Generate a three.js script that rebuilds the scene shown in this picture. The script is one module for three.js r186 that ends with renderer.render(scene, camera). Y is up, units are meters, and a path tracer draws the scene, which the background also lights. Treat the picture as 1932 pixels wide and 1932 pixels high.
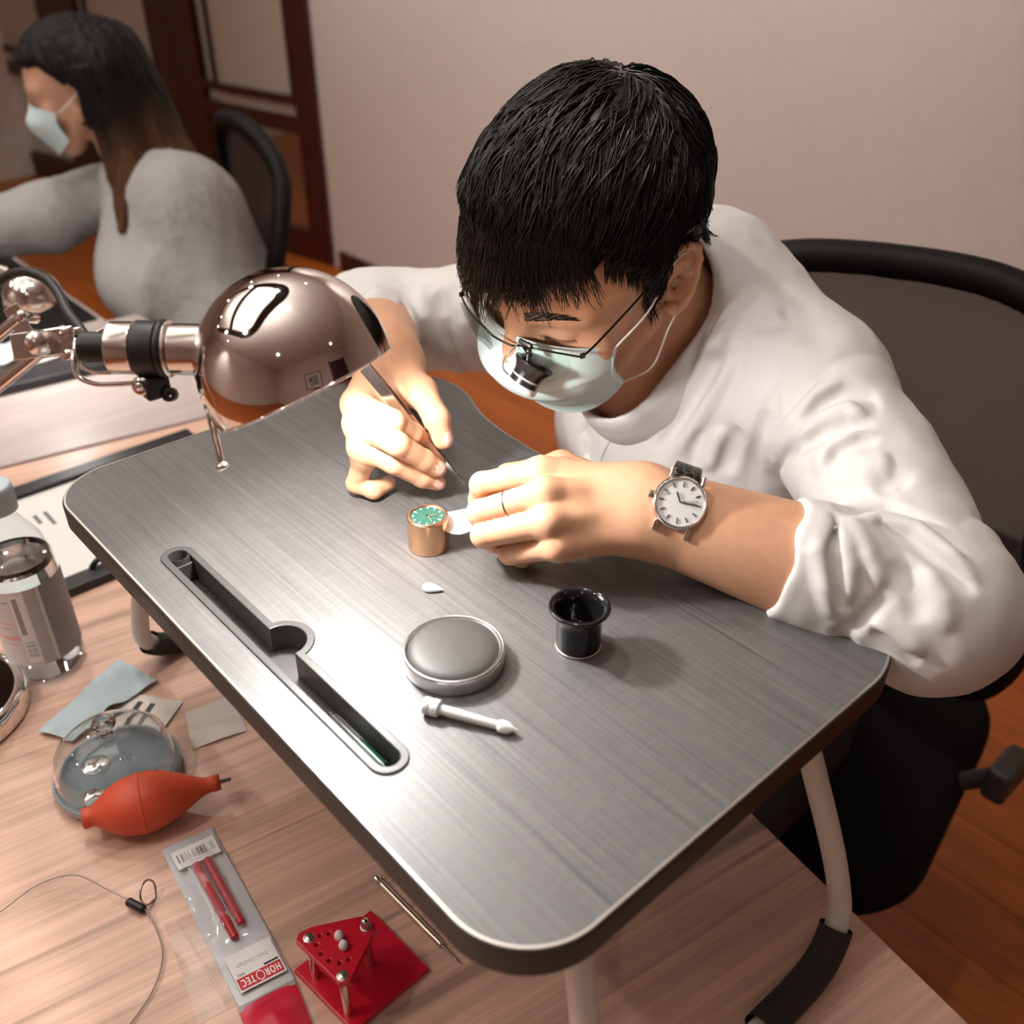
import * as THREE from 'three';
import { RoundedBoxGeometry } from 'three/addons/geometries/RoundedBoxGeometry.js';
import { RectAreaLightUniformsLib } from 'three/addons/lights/RectAreaLightUniformsLib.js';
import { mergeGeometries, mergeVertices, toCreasedNormals } from 'three/addons/utils/BufferGeometryUtils.js';

// ---------------------------------------------------------------- camera, light, exposure
const scene = new THREE.Scene();
const camera = new THREE.PerspectiveCamera(55.76, 1, 0.05, 40);
camera.position.set(0.4844, 1.4385, 0.3705);
camera.lookAt(0.4844 - 0.62353, 1.4385 - 0.54610, 0.3705 - 0.55946);
camera.focus = 0.74;
camera.userData.fStop = 5.0;
RectAreaLightUniformsLib.init();
const renderer = new THREE.WebGLRenderer();
renderer.toneMapping = THREE.LinearToneMapping;
renderer.toneMappingExposure = 1.12;
renderer.shadowMap.enabled = true;
scene.background = new THREE.Color(0x000000);
const SPOT_CD = 1.0, MAIN_CD = 1.4, COVE = 40, WASH_CD = 6.0, LAMP_CD = 0.32;            // ceiling downlights, desk lamp bulb (candela)
const WARM = new THREE.Color().setRGB(1.0, 0.95, 0.89), COOL = new THREE.Color().setRGB(1.0, 0.985, 0.965);

// ---------------------------------------------------------------- helpers
const V = (x, y, z) => new THREE.Vector3(x, y, z);
let seed = 7;
const rnd = () => { seed = (seed + 0x6D2B79F5) | 0; let t = Math.imul(seed ^ (seed >>> 15), 1 | seed); t = (t + Math.imul(t ^ (t >>> 7), 61 | t)) ^ t; return ((t ^ (t >>> 14)) >>> 0) / 4294967296; };
const rr = (a, b) => a + (b - a) * rnd();
const clamp = (x, a, b) => Math.max(a, Math.min(b, x));
const sstep = (a, b, x) => { const t = clamp((x - a) / (b - a), 0, 1); return t * t * (3 - 2 * t); };
const lerp = (a, b, t) => a + (b - a) * t;
const hash3 = (i, j, k) => { let n = Math.imul(i, 374761393) ^ Math.imul(j, 668265263) ^ Math.imul(k, 2147483647 - 58); n = Math.imul(n ^ (n >>> 13), 1274126177); return ((n ^ (n >>> 16)) >>> 0) / 4294967295; };
function noise(x, y, z) {
  const i = Math.floor(x), j = Math.floor(y), k = Math.floor(z); let u = x - i, v = y - j, w = z - k;
  u = u * u * (3 - 2 * u); v = v * v * (3 - 2 * v); w = w * w * (3 - 2 * w);
  const h = hash3;
  return lerp(lerp(lerp(h(i, j, k), h(i + 1, j, k), u), lerp(h(i, j + 1, k), h(i + 1, j + 1, k), u), v),
    lerp(lerp(h(i, j, k + 1), h(i + 1, j, k + 1), u), lerp(h(i, j + 1, k + 1), h(i + 1, j + 1, k + 1), u), v), w) * 2 - 1;
}
const rgb = (r, g, b) => new THREE.Color().setRGB(r, g, b);
const std = (c, roughness = 0.6, extra = {}) => new THREE.MeshPhysicalMaterial({ color: c, roughness, metalness: 0, ...extra });
const metal = (c, roughness = 0.15, extra = {}) => new THREE.MeshPhysicalMaterial({ color: c, roughness, metalness: 1, ...extra });
const taken = {};
const numbered = n => { taken[n] = (taken[n] ?? -1) + 1; return taken[n] ? `${n}_${String(taken[n]).padStart(3, '0')}` : n; };
function obj(name, geo, mat, parent = null) {
  const g = Array.isArray(geo) ? merge(geo) : geo;
  const m = new THREE.Mesh(g, mat); m.castShadow = m.receiveShadow = true;
  m.name = parent ? name : numbered(name); (parent || scene).add(m); return m;
}
function merge(list) {
  const clean = list.map(g => { const q = g.index ? g.toNonIndexed() : g.clone(); for (const k of Object.keys(q.attributes)) if (!['position', 'normal', 'uv'].includes(k)) q.deleteAttribute(k);
    if (!q.attributes.uv) q.setAttribute('uv', new THREE.BufferAttribute(new Float32Array(q.attributes.position.count * 2), 2)); if (!q.attributes.normal) q.computeVertexNormals(); return q; });
  return mergeGeometries(clean);
}
function thing(name, label, category, pos = [0, 0, 0], turn = 0, group) {
  const o = new THREE.Group(); o.name = numbered(name); scene.add(o); o.position.set(...pos); o.rotation.y = turn;
  o.userData = { label, category }; if (group) o.userData.group = group; return o;
}
function tag(o, label, category, group, kind) { Object.assign(o.userData, { label, category }); if (group) o.userData.group = group; if (kind) o.userData.kind = kind; return o; }
function struct(name, geo, mat, label, category) { const o = obj(name, geo, mat); o.userData.kind = 'structure'; o.userData.label = label; o.userData.category = category; return o; }
const M4 = (pos = [0, 0, 0], rot = [0, 0, 0], s = [1, 1, 1]) => new THREE.Matrix4().compose(V(...pos), new THREE.Quaternion().setFromEuler(new THREE.Euler(...rot)), V(...s));
const box = (sx, sy, sz, pos = [0, 0, 0], rot = [0, 0, 0]) => new THREE.BoxGeometry(sx, sy, sz).applyMatrix4(M4(pos, rot));
const rbox = (sx, sy, sz, r, pos = [0, 0, 0], rot = [0, 0, 0], seg = 2) => new RoundedBoxGeometry(sx, sy, sz, seg, r).applyMatrix4(M4(pos, rot));
const cyl = (r0, r1, h, pos = [0, 0, 0], rot = [0, 0, 0], n = 32, open = false) => new THREE.CylinderGeometry(r1, r0, h, n, 1, open).applyMatrix4(M4(pos, rot));
const lathe = (pts, n = 48, pos = [0, 0, 0], rot = [0, 0, 0]) => new THREE.LatheGeometry(pts.map(p => new THREE.Vector2(p[0], p[1])), n).applyMatrix4(M4(pos, rot));
const curve = (pts, closed = false, type = 'centripetal') => new THREE.CatmullRomCurve3(pts.map(p => p.isVector3 ? p : V(...p)), closed, type);
const tube = (pts, r, n = 40, sides = 10, closed = false) => new THREE.TubeGeometry(curve(pts, closed), n, r, sides, closed);
// straight rod between two points with end caps
function rod(a, b, r0, r1 = r0, n = 16) {
  const A = V(...a), B = V(...b), d = B.clone().sub(A), g = new THREE.CylinderGeometry(r1, r0, d.length(), n);
  g.applyQuaternion(new THREE.Quaternion().setFromUnitVectors(V(0, 1, 0), d.clone().normalize())); return g.translate((A.x + B.x) / 2, (A.y + B.y) / 2, (A.z + B.z) / 2);
}
// lathe profile whose axis runs from point a along direction d
function latheAlong(pts, a, d, n = 48) { const g = lathe(pts, n); g.applyQuaternion(new THREE.Quaternion().setFromUnitVectors(V(0, 1, 0), V(...d).normalize())); return g.translate(...a); }
const ball = (r, pos, s = [1, 1, 1], n = 20) => new THREE.SphereGeometry(r, n * 2, n).applyMatrix4(M4(pos, [0, 0, 0], s));
function shapeOf(pts) { const s = new THREE.Shape(); pts.forEach((p, i) => i ? s.lineTo(p[0], p[1]) : s.moveTo(p[0], p[1])); s.closePath(); return s; }
// extrude an outline drawn in the (x, z) ground plane upward from y0 to y1; its bevel stays inside the outline
function slab(shape, y0, y1, bevel = 0, segs = 2, curveSegments = 24) {
  const g = new THREE.ExtrudeGeometry(shape, { depth: y1 - y0 - 2 * bevel, bevelEnabled: bevel > 0, bevelThickness: bevel, bevelSize: bevel, bevelOffset: -bevel, bevelSegments: segs, curveSegments });
  return g.rotateX(Math.PI / 2).translate(0, y1 - bevel, 0);
}
function tex(w, h, f, srgb = true, repeat = [1, 1]) {
  const d = new Uint8Array(w * h * 4);
  for (let j = 0; j < h; j++) for (let i = 0; i < w; i++) { const c = f(i / w, j / h, i, j), o = (j * w + i) * 4; d[o] = clamp(c[0], 0, 255); d[o + 1] = clamp(c[1], 0, 255); d[o + 2] = clamp(c[2], 0, 255); d[o + 3] = c[3] ?? 255; }
  const t = new THREE.DataTexture(d, w, h); t.wrapS = t.wrapT = THREE.RepeatWrapping; t.magFilter = THREE.LinearFilter; t.minFilter = THREE.LinearMipmapLinearFilter; t.generateMipmaps = true;
  if (srgb) t.colorSpace = THREE.SRGBColorSpace; t.repeat.set(...repeat); t.needsUpdate = true; return t;
}
function canvasTex(w, h, draw) { const c = document.createElement('canvas'); c.width = w; c.height = h; draw(c.getContext('2d'), w, h); const t = new THREE.CanvasTexture(c); t.colorSpace = THREE.SRGBColorSpace; return t; }
// uv in metres from the ground plane: u across the grain, v along it
function uvPlane(g, fu, fv) { const p = g.attributes.position, uv = new Float32Array(p.count * 2); for (let i = 0; i < p.count; i++) { uv[2 * i] = fu(p.getX(i), p.getY(i), p.getZ(i)); uv[2 * i + 1] = fv(p.getX(i), p.getY(i), p.getZ(i)); } g.setAttribute('uv', new THREE.BufferAttribute(uv, 2)); return g; }

// ---- signed distance modelling (surface nets)
const smin = (a, b, k) => { const h = Math.max(k - Math.abs(a - b), 0) / k; return Math.min(a, b) - h * h * k * 0.25; };
const smax = (a, b, k) => -smin(-a, -b, k);
function cone(x, y, z, a, b, ra, rb) {            // capsule that tapers from ra at a to rb at b
  const dx = b[0] - a[0], dy = b[1] - a[1], dz = b[2] - a[2], px = x - a[0], py = y - a[1], pz = z - a[2];
  const t = clamp((px * dx + py * dy + pz * dz) / (dx * dx + dy * dy + dz * dz + 1e-12), 0, 1), qx = px - dx * t, qy = py - dy * t, qz = pz - dz * t;
  return Math.sqrt(qx * qx + qy * qy + qz * qz) - (ra + (rb - ra) * t);
}
function ell(x, y, z, c, r) { const a = (x - c[0]) / r[0], b = (y - c[1]) / r[1], d = (z - c[2]) / r[2], k0 = Math.sqrt(a * a + b * b + d * d); const e = a / r[0], f = b / r[1], g = d / r[2], k1 = Math.sqrt(e * e + f * f + g * g); return k1 < 1e-9 ? -Math.min(...r) : k0 * (k0 - 1) / k1; }
function nets(sd, lo, hi, h, opt = {}) {
  const n = [0, 1, 2].map(i => Math.ceil((hi[i] - lo[i]) / h) + 1), [nx, ny, nz] = n, val = new Float32Array(nx * ny * nz).fill(1), B = 6, lip = opt.lip ?? 1.6;
  for (let bz = 0; bz < nz; bz += B) for (let by = 0; by < ny; by += B) for (let bx = 0; bx < nx; bx += B) {
    const c = sd(lo[0] + (bx + B / 2) * h, lo[1] + (by + B / 2) * h, lo[2] + (bz + B / 2) * h), skip = Math.abs(c) > B * h * 0.87 * lip + 0.004;
    for (let k = bz; k < Math.min(bz + B, nz); k++) for (let j = by; j < Math.min(by + B, ny); j++) for (let i = bx; i < Math.min(bx + B, nx); i++)
      val[(k * ny + j) * nx + i] = skip ? c : sd(lo[0] + i * h, lo[1] + j * h, lo[2] + k * h);
  }
  const id = new Int32Array(nx * ny * nz).fill(-1), P = [], I = [];
  const at = (i, j, k) => val[(k * ny + j) * nx + i];
  for (let k = 0; k < nz - 1; k++) for (let j = 0; j < ny - 1; j++) for (let i = 0; i < nx - 1; i++) {
    let s = 0, sx = 0, sy = 0, sz = 0, cnt = 0; const v = [];
    for (let c = 0; c < 8; c++) { const q = at(i + (c & 1), j + ((c >> 1) & 1), k + (c >> 2)); v.push(q); if (q < 0) s |= 1 << c; }
    if (s === 0 || s === 255) continue;
    for (let c = 0; c < 8; c++) for (let a = 1; a < 8; a <<= 1) { if (c & a) continue; const d = c | a; if ((v[c] < 0) === (v[d] < 0)) continue; const t = v[c] / (v[c] - v[d]);
      sx += (c & 1) + (a === 1 ? t : 0); sy += ((c >> 1) & 1) + (a === 2 ? t : 0); sz += (c >> 2) + (a === 4 ? t : 0); cnt++; }
    id[(k * ny + j) * nx + i] = P.length / 3; P.push(lo[0] + (i + sx / cnt) * h, lo[1] + (j + sy / cnt) * h, lo[2] + (k + sz / cnt) * h);
  }
  const ix = (i, j, k) => id[(k * ny + j) * nx + i];
  const quad = (a, b, c, d, f) => { if (a < 0 || b < 0 || c < 0 || d < 0) return; f ? I.push(a, b, c, a, c, d) : I.push(a, c, b, a, d, c); };
  for (let k = 1; k < nz - 1; k++) for (let j = 1; j < ny - 1; j++) for (let i = 1; i < nx - 1; i++) {
    const q = at(i, j, k) < 0;
    if (q !== at(i + 1, j, k) < 0) quad(ix(i, j - 1, k - 1), ix(i, j, k - 1), ix(i, j, k), ix(i, j - 1, k), q);
    if (q !== at(i, j + 1, k) < 0) quad(ix(i - 1, j, k - 1), ix(i - 1, j, k), ix(i, j, k), ix(i, j, k - 1), q);
    if (q !== at(i, j, k + 1) < 0) quad(ix(i - 1, j - 1, k), ix(i, j - 1, k), ix(i, j, k), ix(i - 1, j, k), q);
  }
  const pos = new Float32Array(P), nor = new Float32Array(P.length), e = h * 0.4;
  for (let i = 0; i < pos.length; i += 3) for (let it = 0; it < 2; it++) {
    const x = pos[i], y = pos[i + 1], z = pos[i + 2]; let gx = sd(x + e, y, z) - sd(x - e, y, z), gy = sd(x, y + e, z) - sd(x, y - e, z), gz = sd(x, y, z + e) - sd(x, y, z - e); const l = Math.hypot(gx, gy, gz) || 1;
    if (!it) { const d = clamp(sd(x, y, z) * 2 * e / l, -h * 0.5, h * 0.5); pos[i] -= d * gx / l; pos[i + 1] -= d * gy / l; pos[i + 2] -= d * gz / l; }
    nor[i] = gx / l; nor[i + 1] = gy / l; nor[i + 2] = gz / l;
  }
  const g = new THREE.BufferGeometry(); g.setAttribute('position', new THREE.BufferAttribute(pos, 3)); g.setAttribute('normal', new THREE.BufferAttribute(nor, 3)); g.setIndex(I); return g;
}
function paint(g, f) { const p = g.attributes.position, c = new Float32Array(p.count * 3); for (let i = 0; i < p.count; i++) { const q = f(p.getX(i), p.getY(i), p.getZ(i)); c.set(q, i * 3); } g.setAttribute('color', new THREE.BufferAttribute(c, 3)); return g; }
// thin cloth or sheet: a grid of points f(u, v) with thickness t
function sheet(f, nu, nv, t = 0.0008, closedU = false) {
  const P = [], N = [], uv = [], I = [];
  const pt = (i, j) => f(i / nu, j / nv);
  const grid = []; for (let j = 0; j <= nv; j++) for (let i = 0; i <= nu; i++) grid.push(pt(i, j));
  const nrm = grid.map((p, q) => { const i = q % (nu + 1), j = (q / (nu + 1)) | 0, g = (a, b) => grid[clamp(b, 0, nv) * (nu + 1) + (closedU ? (a + nu) % nu : clamp(a, 0, nu))];
    return g(i + 1, j).clone().sub(g(i - 1, j)).cross(g(i, j + 1).clone().sub(g(i, j - 1))).normalize(); });
  const W = nu + 1, T = grid.length;
  for (const s of [1, -1]) grid.forEach((p, q) => { const n = nrm[q]; P.push(p.x + n.x * t / 2 * s, p.y + n.y * t / 2 * s, p.z + n.z * t / 2 * s); N.push(n.x * s, n.y * s, n.z * s); uv.push((q % W) / nu, ((q / W) | 0) / nv); });
  for (let j = 0; j < nv; j++) for (let i = 0; i < nu; i++) { const a = j * W + i, b = a + 1, c = a + W + 1, d = a + W; I.push(a, b, c, a, c, d, T + a, T + c, T + b, T + a, T + d, T + c); }
  const edge = (a, b) => I.push(a, T + a, b, b, T + a, T + b);
  for (let i = 0; i < nu; i++) { edge(i, i + 1); edge(nv * W + i + 1, nv * W + i); }
  if (!closedU) for (let j = 0; j < nv; j++) { edge((j + 1) * W, j * W); edge(j * W + nu, (j + 1) * W + nu); }
  const g = new THREE.BufferGeometry(); g.setAttribute('position', new THREE.Float32BufferAttribute(P, 3)); g.setAttribute('normal', new THREE.Float32BufferAttribute(N, 3)); g.setAttribute('uv', new THREE.Float32BufferAttribute(uv, 2)); g.setIndex(I); return g;
}

// ---------------------------------------------------------------- the room
const plaster = tex(256, 256, (u, v, i, j) => { const n = noise(u * 40, v * 40, 1) * 1.5 + (hash3(i, j, 3) - 0.5) * 2; return [212 + n, 199 + n, 191 + n]; }, true, [1, 1]);
const wallMat = std(0xffffff, 0.85, { map: plaster });
const ceilMat = std(rgb(0.76, 0.72, 0.68), 0.9);
const redWood = tex(128, 512, (u, v) => { const g = noise(u * 30, v * 2.5, 2) * 0.5 + noise(u * 90, v * 5, 8) * 0.3, k = 1 + 0.35 * g; return [62 * k, 20 * k, 16 * k]; });
const doorWood = std(0xffffff, 0.42, { map: redWood });
const CEIL = 2.75, ZB = -1.86;
const wb = struct('wall_back', uvPlane(box(5.9, CEIL, 0.12, [-0.23, CEIL / 2, ZB - 0.06]), (x, y, z) => x + z, (x, y, z) => y), wallMat, 'plain pinkish beige plaster wall behind the man', 'wall');
struct('wall_right', uvPlane(box(0.12, CEIL, 5.3, [2.72, CEIL / 2, 0.72]), (x, y, z) => z, (x, y) => y), wallMat, 'beige plaster wall to the right, outside the picture', 'wall');
struct('wall_front', uvPlane(box(8.4, CEIL, 0.12, [-1.5, CEIL / 2, 3.36]), (x, y, z) => x, (x, y) => y), wallMat, 'beige plaster wall behind the viewpoint', 'wall');
struct('wall_left', uvPlane(box(0.12, CEIL, 7.4, [-5.76, CEIL / 2, -0.3]), (x, y, z) => z, (x, y) => y), wallMat, 'beige plaster wall far beyond the woman', 'wall');
const ceiling = struct('ceiling', box(8.6, 0.1, 7.6, [-1.5, CEIL + 0.05, -0.3]), ceilMat, 'off white ceiling with a dark ring of downlights', 'ceiling');
struct('wall_corridor', uvPlane(box(8.4, CEIL, 0.12, [-1.5, CEIL / 2, -3.96]), (x, y) => x, (x, y) => y), wallMat, 'corridor wall seen through the lower door glass', 'wall');
struct('baseboard_back', [rbox(5.78, 0.085, 0.018, 0.004, [-0.23, 0.0425, ZB + 0.009])], doorWood, 'dark red wooden baseboard under the beige wall', 'baseboard');
// floor: separate planks running along x
const plankTex = [0, 1, 2].map(q => tex(512, 64, (u, v) => { const g = noise(u * 7 + q * 9, v * 9, q) * 0.5 + noise(u * 22, v * 34, q + 5) * 0.35 + noise(u * 60, v * 80, q + 9) * 0.2, k = 1 + 0.16 * g + (q - 1) * 0.05; return [168 * k, 88 * k, 30 * k]; }));
const plankMat = plankTex.map(t => std(0xffffff, 0.38, { map: t }));
const floor = struct('floor', box(8.5, 0.05, 7.5, [-1.5, -0.0335, -0.3]), std(rgb(0.09, 0.035, 0.012), 0.8), 'orange brown wooden plank floor', 'floor');
{
  const W = 0.128, lens = [1.5, 1.25, 0.9]; let row = 0; const geos = {};
  for (let z = -3.85; z < 3.3; z += W, row++) for (let x = -5.7 - rr(0, 1.2); x < 2.7;) { const L = lens[Math.floor(rnd() * 3)], x0 = Math.max(x, -5.7), x1 = Math.min(x + L, 2.7); x += L; if (x1 - x0 < 0.06) continue;
    const far = (x0 > 1.6 || z > 1.2 || (z < -1.95 && x0 > -2.6)); if (far) { (geos.far ??= []).push(box(x1 - x0 - 0.002, 0.01, W - 0.002, [(x0 + x1) / 2, -0.005, z + W / 2])); continue; }
    const k = (x1 - x0).toFixed(3); const g = geos[k] ??= box(x1 - x0 - 0.002, 0.01, W - 0.002); const p = obj('plank', g, plankMat[Math.floor(rnd() * 3)], floor); p.position.set((x0 + x1) / 2, -0.005, z + W / 2); }
  const rest = obj('plank_field', geos.far, plankMat[1], floor); rest.userData.kind = 'stuff';
}
// folding glass doors beyond the woman, turned a little out of the wall
{
  const frost = std(rgb(0.62, 0.55, 0.47), 0.55, { transmission: 0.35, thickness: 0 }), clear = std(rgb(0.92, 0.94, 0.92), 0.04, { transmission: 1, thickness: 0 });
  const leaf = (s0, n) => {
    const g = new THREE.Group(); g.name = `door_${n}`; scene.add(g); g.position.set(-3.18 - s0 * Math.cos(0.157), 0.004, ZB + s0 * Math.sin(0.157)); g.rotation.y = 0.157 + Math.PI;
    g.userData = { kind: 'structure', label: ['dark red wooden glazed door nearest the beige wall', 'dark red glazed door behind the woman', 'dark red glazed door at the left picture edge'][n - 1], category: 'door' };
    const W = 0.965;
    for (const x of [0.065, W - 0.1]) obj('stile', rbox(x < 0.2 ? 0.13 : 0.2, 2.2, 0.045, 0.006, [x, 1.1, 0]), doorWood, g);
    for (const [y, h] of [[0.065, 0.13], [0.575, 0.07], [0.672, 0.034], [2.13, 0.14]]) obj('rail', rbox(W - 0.1, h, 0.042, 0.004, [W / 2, y, 0]), doorWood, g);
    obj('pane', rbox(0.545, 1.385, 0.008, 0.002, [0.397, 1.375, 0]), frost, g);
    obj('pane', rbox(0.545, 0.05, 0.008, 0.002, [0.397, 0.632, 0]), frost, g);
    obj('pane', rbox(0.545, 0.42, 0.006, 0.002, [0.397, 0.335, 0]), clear, g);
    for (const x of [0.135, 0.66]) obj('glazing_bead', rbox(0.012, 1.39, 0.054, 0.003, [x, 1.38, 0]), doorWood, g);
    return g;
  };
  leaf(0.0, 1); leaf(0.97, 2); leaf(1.94, 3);
  struct('trim_1', [rbox(2.55, 0.5, 0.1, 0.004, [-4.45, 2.48, -1.66], [0, 0.157, 0])], doorWood, 'dark wooden head above the glazed doors', 'door frame');
}
// on the right wall, seen only in the chrome shade: a dark door and a framed print
{
  const d = new THREE.Group(); d.name = 'door_4'; scene.add(d); d.position.set(2.655, 0.004, -1.05); d.userData = { kind: 'structure', label: 'dark brown door in the right wall', category: 'door' };
  obj('leaf', rbox(0.04, 2.15, 0.95, 0.005, [0, 1.075, 0]), doorWood, d); for (const z of [-0.52, 0.52]) obj('jamb', rbox(0.06, 2.2, 0.09, 0.005, [-0.005, 1.1, z]), doorWood, d); obj('handle', [rod([-0.02, 1.0, 0.4], [-0.07, 1.0, 0.4], 0.009), rod([-0.065, 1.0, 0.4], [-0.065, 1.0, 0.29], 0.009)], metal(rgb(0.6, 0.58, 0.55), 0.3), d);
  const p = thing('framed_print', 'framed grey marbled print on the right wall', 'picture', [2.64, 1.45, 0.55]);
  obj('frame', [rbox(0.03, 0.05, 0.9, 0.004, [0, 0.4, 0]), rbox(0.03, 0.05, 0.9, 0.004, [0, -0.4, 0]), rbox(0.03, 0.85, 0.05, 0.004, [0, 0, 0.425]), rbox(0.03, 0.85, 0.05, 0.004, [0, 0, -0.425])], std(rgb(0.02, 0.018, 0.017), 0.4), p);
  obj('mat_board', box(0.01, 0.8, 0.82, [0.004, 0, 0]), std(rgb(0.75, 0.73, 0.7), 0.7), p);
  obj('print', uvPlane(box(0.004, 0.52, 0.52, [-0.004, 0, 0]), (x, y, z) => z / 0.52 + 0.5, (x, y) => y / 0.52 + 0.5), std(0xffffff, 0.5, { map: tex(128, 128, (u, v) => { const q = 110 + 90 * noise(u * 3 + 2 * noise(u * 2, v * 2, 4), v * 5, 2); return [q, q * 1.02, q * 1.05]; }) }), p);
}
// ceiling ring with cove light, and downlights
{
  const ringShape = new THREE.Shape(); const rt = (s, w, h, r) => { s.moveTo(-w + r, -h); s.lineTo(w - r, -h); s.absarc(w - r, -h + r, r, -Math.PI / 2, 0); s.lineTo(w, h - r); s.absarc(w - r, h - r, r, 0, Math.PI / 2); s.lineTo(-w + r, h); s.absarc(-w + r, h - r, r, Math.PI / 2, Math.PI); s.lineTo(-w, -h + r); s.absarc(-w + r, -h + r, r, Math.PI, 1.5 * Math.PI); };
  rt(ringShape, 1.15, 0.75, 0.5); const hole = new THREE.Path(); rt(hole, 0.98, 0.58, 0.36); ringShape.holes.push(hole);
  const RX = -1.25, RZ = 0.62, y0 = CEIL - 0.62;
  const ring = thing('ceiling_ring', 'dark rounded ring with a crossbar hung under the ceiling', 'ceiling fitting', [RX, y0, RZ], 0.2);
  const darkRing = std(rgb(0.022, 0.016, 0.014), 0.5), strip = new THREE.MeshStandardMaterial({ color: 0xffffff, emissive: WARM, emissiveIntensity: 3 });
  obj('frame', slab(ringShape, 0, 0.05, 0.004), darkRing, ring); obj('crossbar', box(0.14, 0.045, 1.2, [0.2, 0.025, 0]), darkRing, ring);
  for (const [x, z] of [[-0.8, 0.66], [0.8, 0.66], [-0.8, -0.66], [0.8, -0.66]]) obj('hanger', cyl(0.008, 0.008, 0.57, [x, 0.335, z], [0, 0, 0], 10), darkRing, ring);
  for (const z of [-0.665, 0.665]) { obj('light_strip', box(1.3, 0.006, 0.1, [0, 0.054, z]), strip, ring); const L = new THREE.RectAreaLight(WARM, COVE, 1.3, 0.1); L.position.set(0, 0.06, z); L.rotation.x = Math.PI / 2; ring.add(L); }
  for (const x of [-1.065, 1.065]) { obj('light_strip', box(0.1, 0.006, 0.6, [x, 0.054, 0]), strip, ring); const L = new THREE.RectAreaLight(WARM, COVE, 0.1, 0.6); L.position.set(x, 0.06, 0); L.rotation.x = Math.PI / 2; ring.add(L); }
  const glow = (k, c) => new THREE.MeshStandardMaterial({ color: 0xffffff, emissive: c, emissiveIntensity: k });
  const rim = metal(rgb(0.8, 0.78, 0.74), 0.3), gw = glow(14, WARM), gc = glow(18, COOL);
  const down = (x, y, z, r, cd, col, label, mat) => {
    const t = thing('downlight', label, 'downlight', [x, y, z]);
    obj('trim_ring', lathe([[r, -0.004], [r * 1.4, -0.012], [r * 1.65, -0.006], [r * 1.65, 0]], 24), rim, t); obj('lens', cyl(r, r, 0.004, [0, -0.004, 0], [0, 0, 0], 20), mat, t);
    const L = new THREE.SpotLight(col, cd, 0, 1.25, 0.75, 2); L.position.set(0, -0.03, 0); L.target.position.set(0, -2, 0); L.castShadow = true; L.shadow.radius = r / 0.02; t.add(L, L.target);
  };
  down(-0.05, CEIL, 0.06, 0.055, MAIN_CD, COOL, 'large neutral white downlight straight above the tray', gc);
  [[-0.9, -0.48, 'first'], [0.0, -0.66, 'second'], [0.85, -0.5, 'third'], [-0.9, 0.48, 'fourth'], [0.0, 0.66, 'fifth'], [0.85, 0.5, 'sixth']].forEach(([x, z, n]) => { const q = V(x, 0, z).applyAxisAngle(V(0, 1, 0), 0.2); down(RX + q.x, y0, RZ + q.z, 0.03, SPOT_CD, WARM, `${n} small warm downlight set in the dark ceiling ring`, gw); });
  [[-2.5, 'nearest the doors'], [-1.1, 'left of the man']].forEach(([x, n]) => { down(x, CEIL, -1.1, 0.03, WASH_CD, COOL, `wall washing downlight ${n}`, gc); const L = scene.children[scene.children.length - 1].children.find(c => c.isSpotLight); L.angle = 0.75; L.penumbra = 0.9; L.target.position.set(0, -1.0, -0.76); });
  { down(-1.7, CEIL, 2.6, 0.03, WASH_CD, COOL, 'wall washing downlight behind the viewpoint', gc); const L = scene.children[scene.children.length - 1].children.find(c => c.isSpotLight); L.angle = 0.75; L.penumbra = 0.9; L.target.position.set(0, -1.0, 0.7); }
  [[-3.4, -0.6, 'above the far end of the desk'], [-3.3, 1.4, 'over the far floor'], [1.9, -0.9, 'near the right wall'], [1.3, 1.6, 'behind the viewpoint'], [-4.2, -2.9, 'in the corridor behind the doors']].forEach(([x, z, n]) => down(x, CEIL, z, 0.03, SPOT_CD * (n.includes('corridor') ? 3 : n.includes('right wall') ? 0.3 : 1), WARM, `small warm ceiling downlight ${n}`, gw));
}

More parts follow.
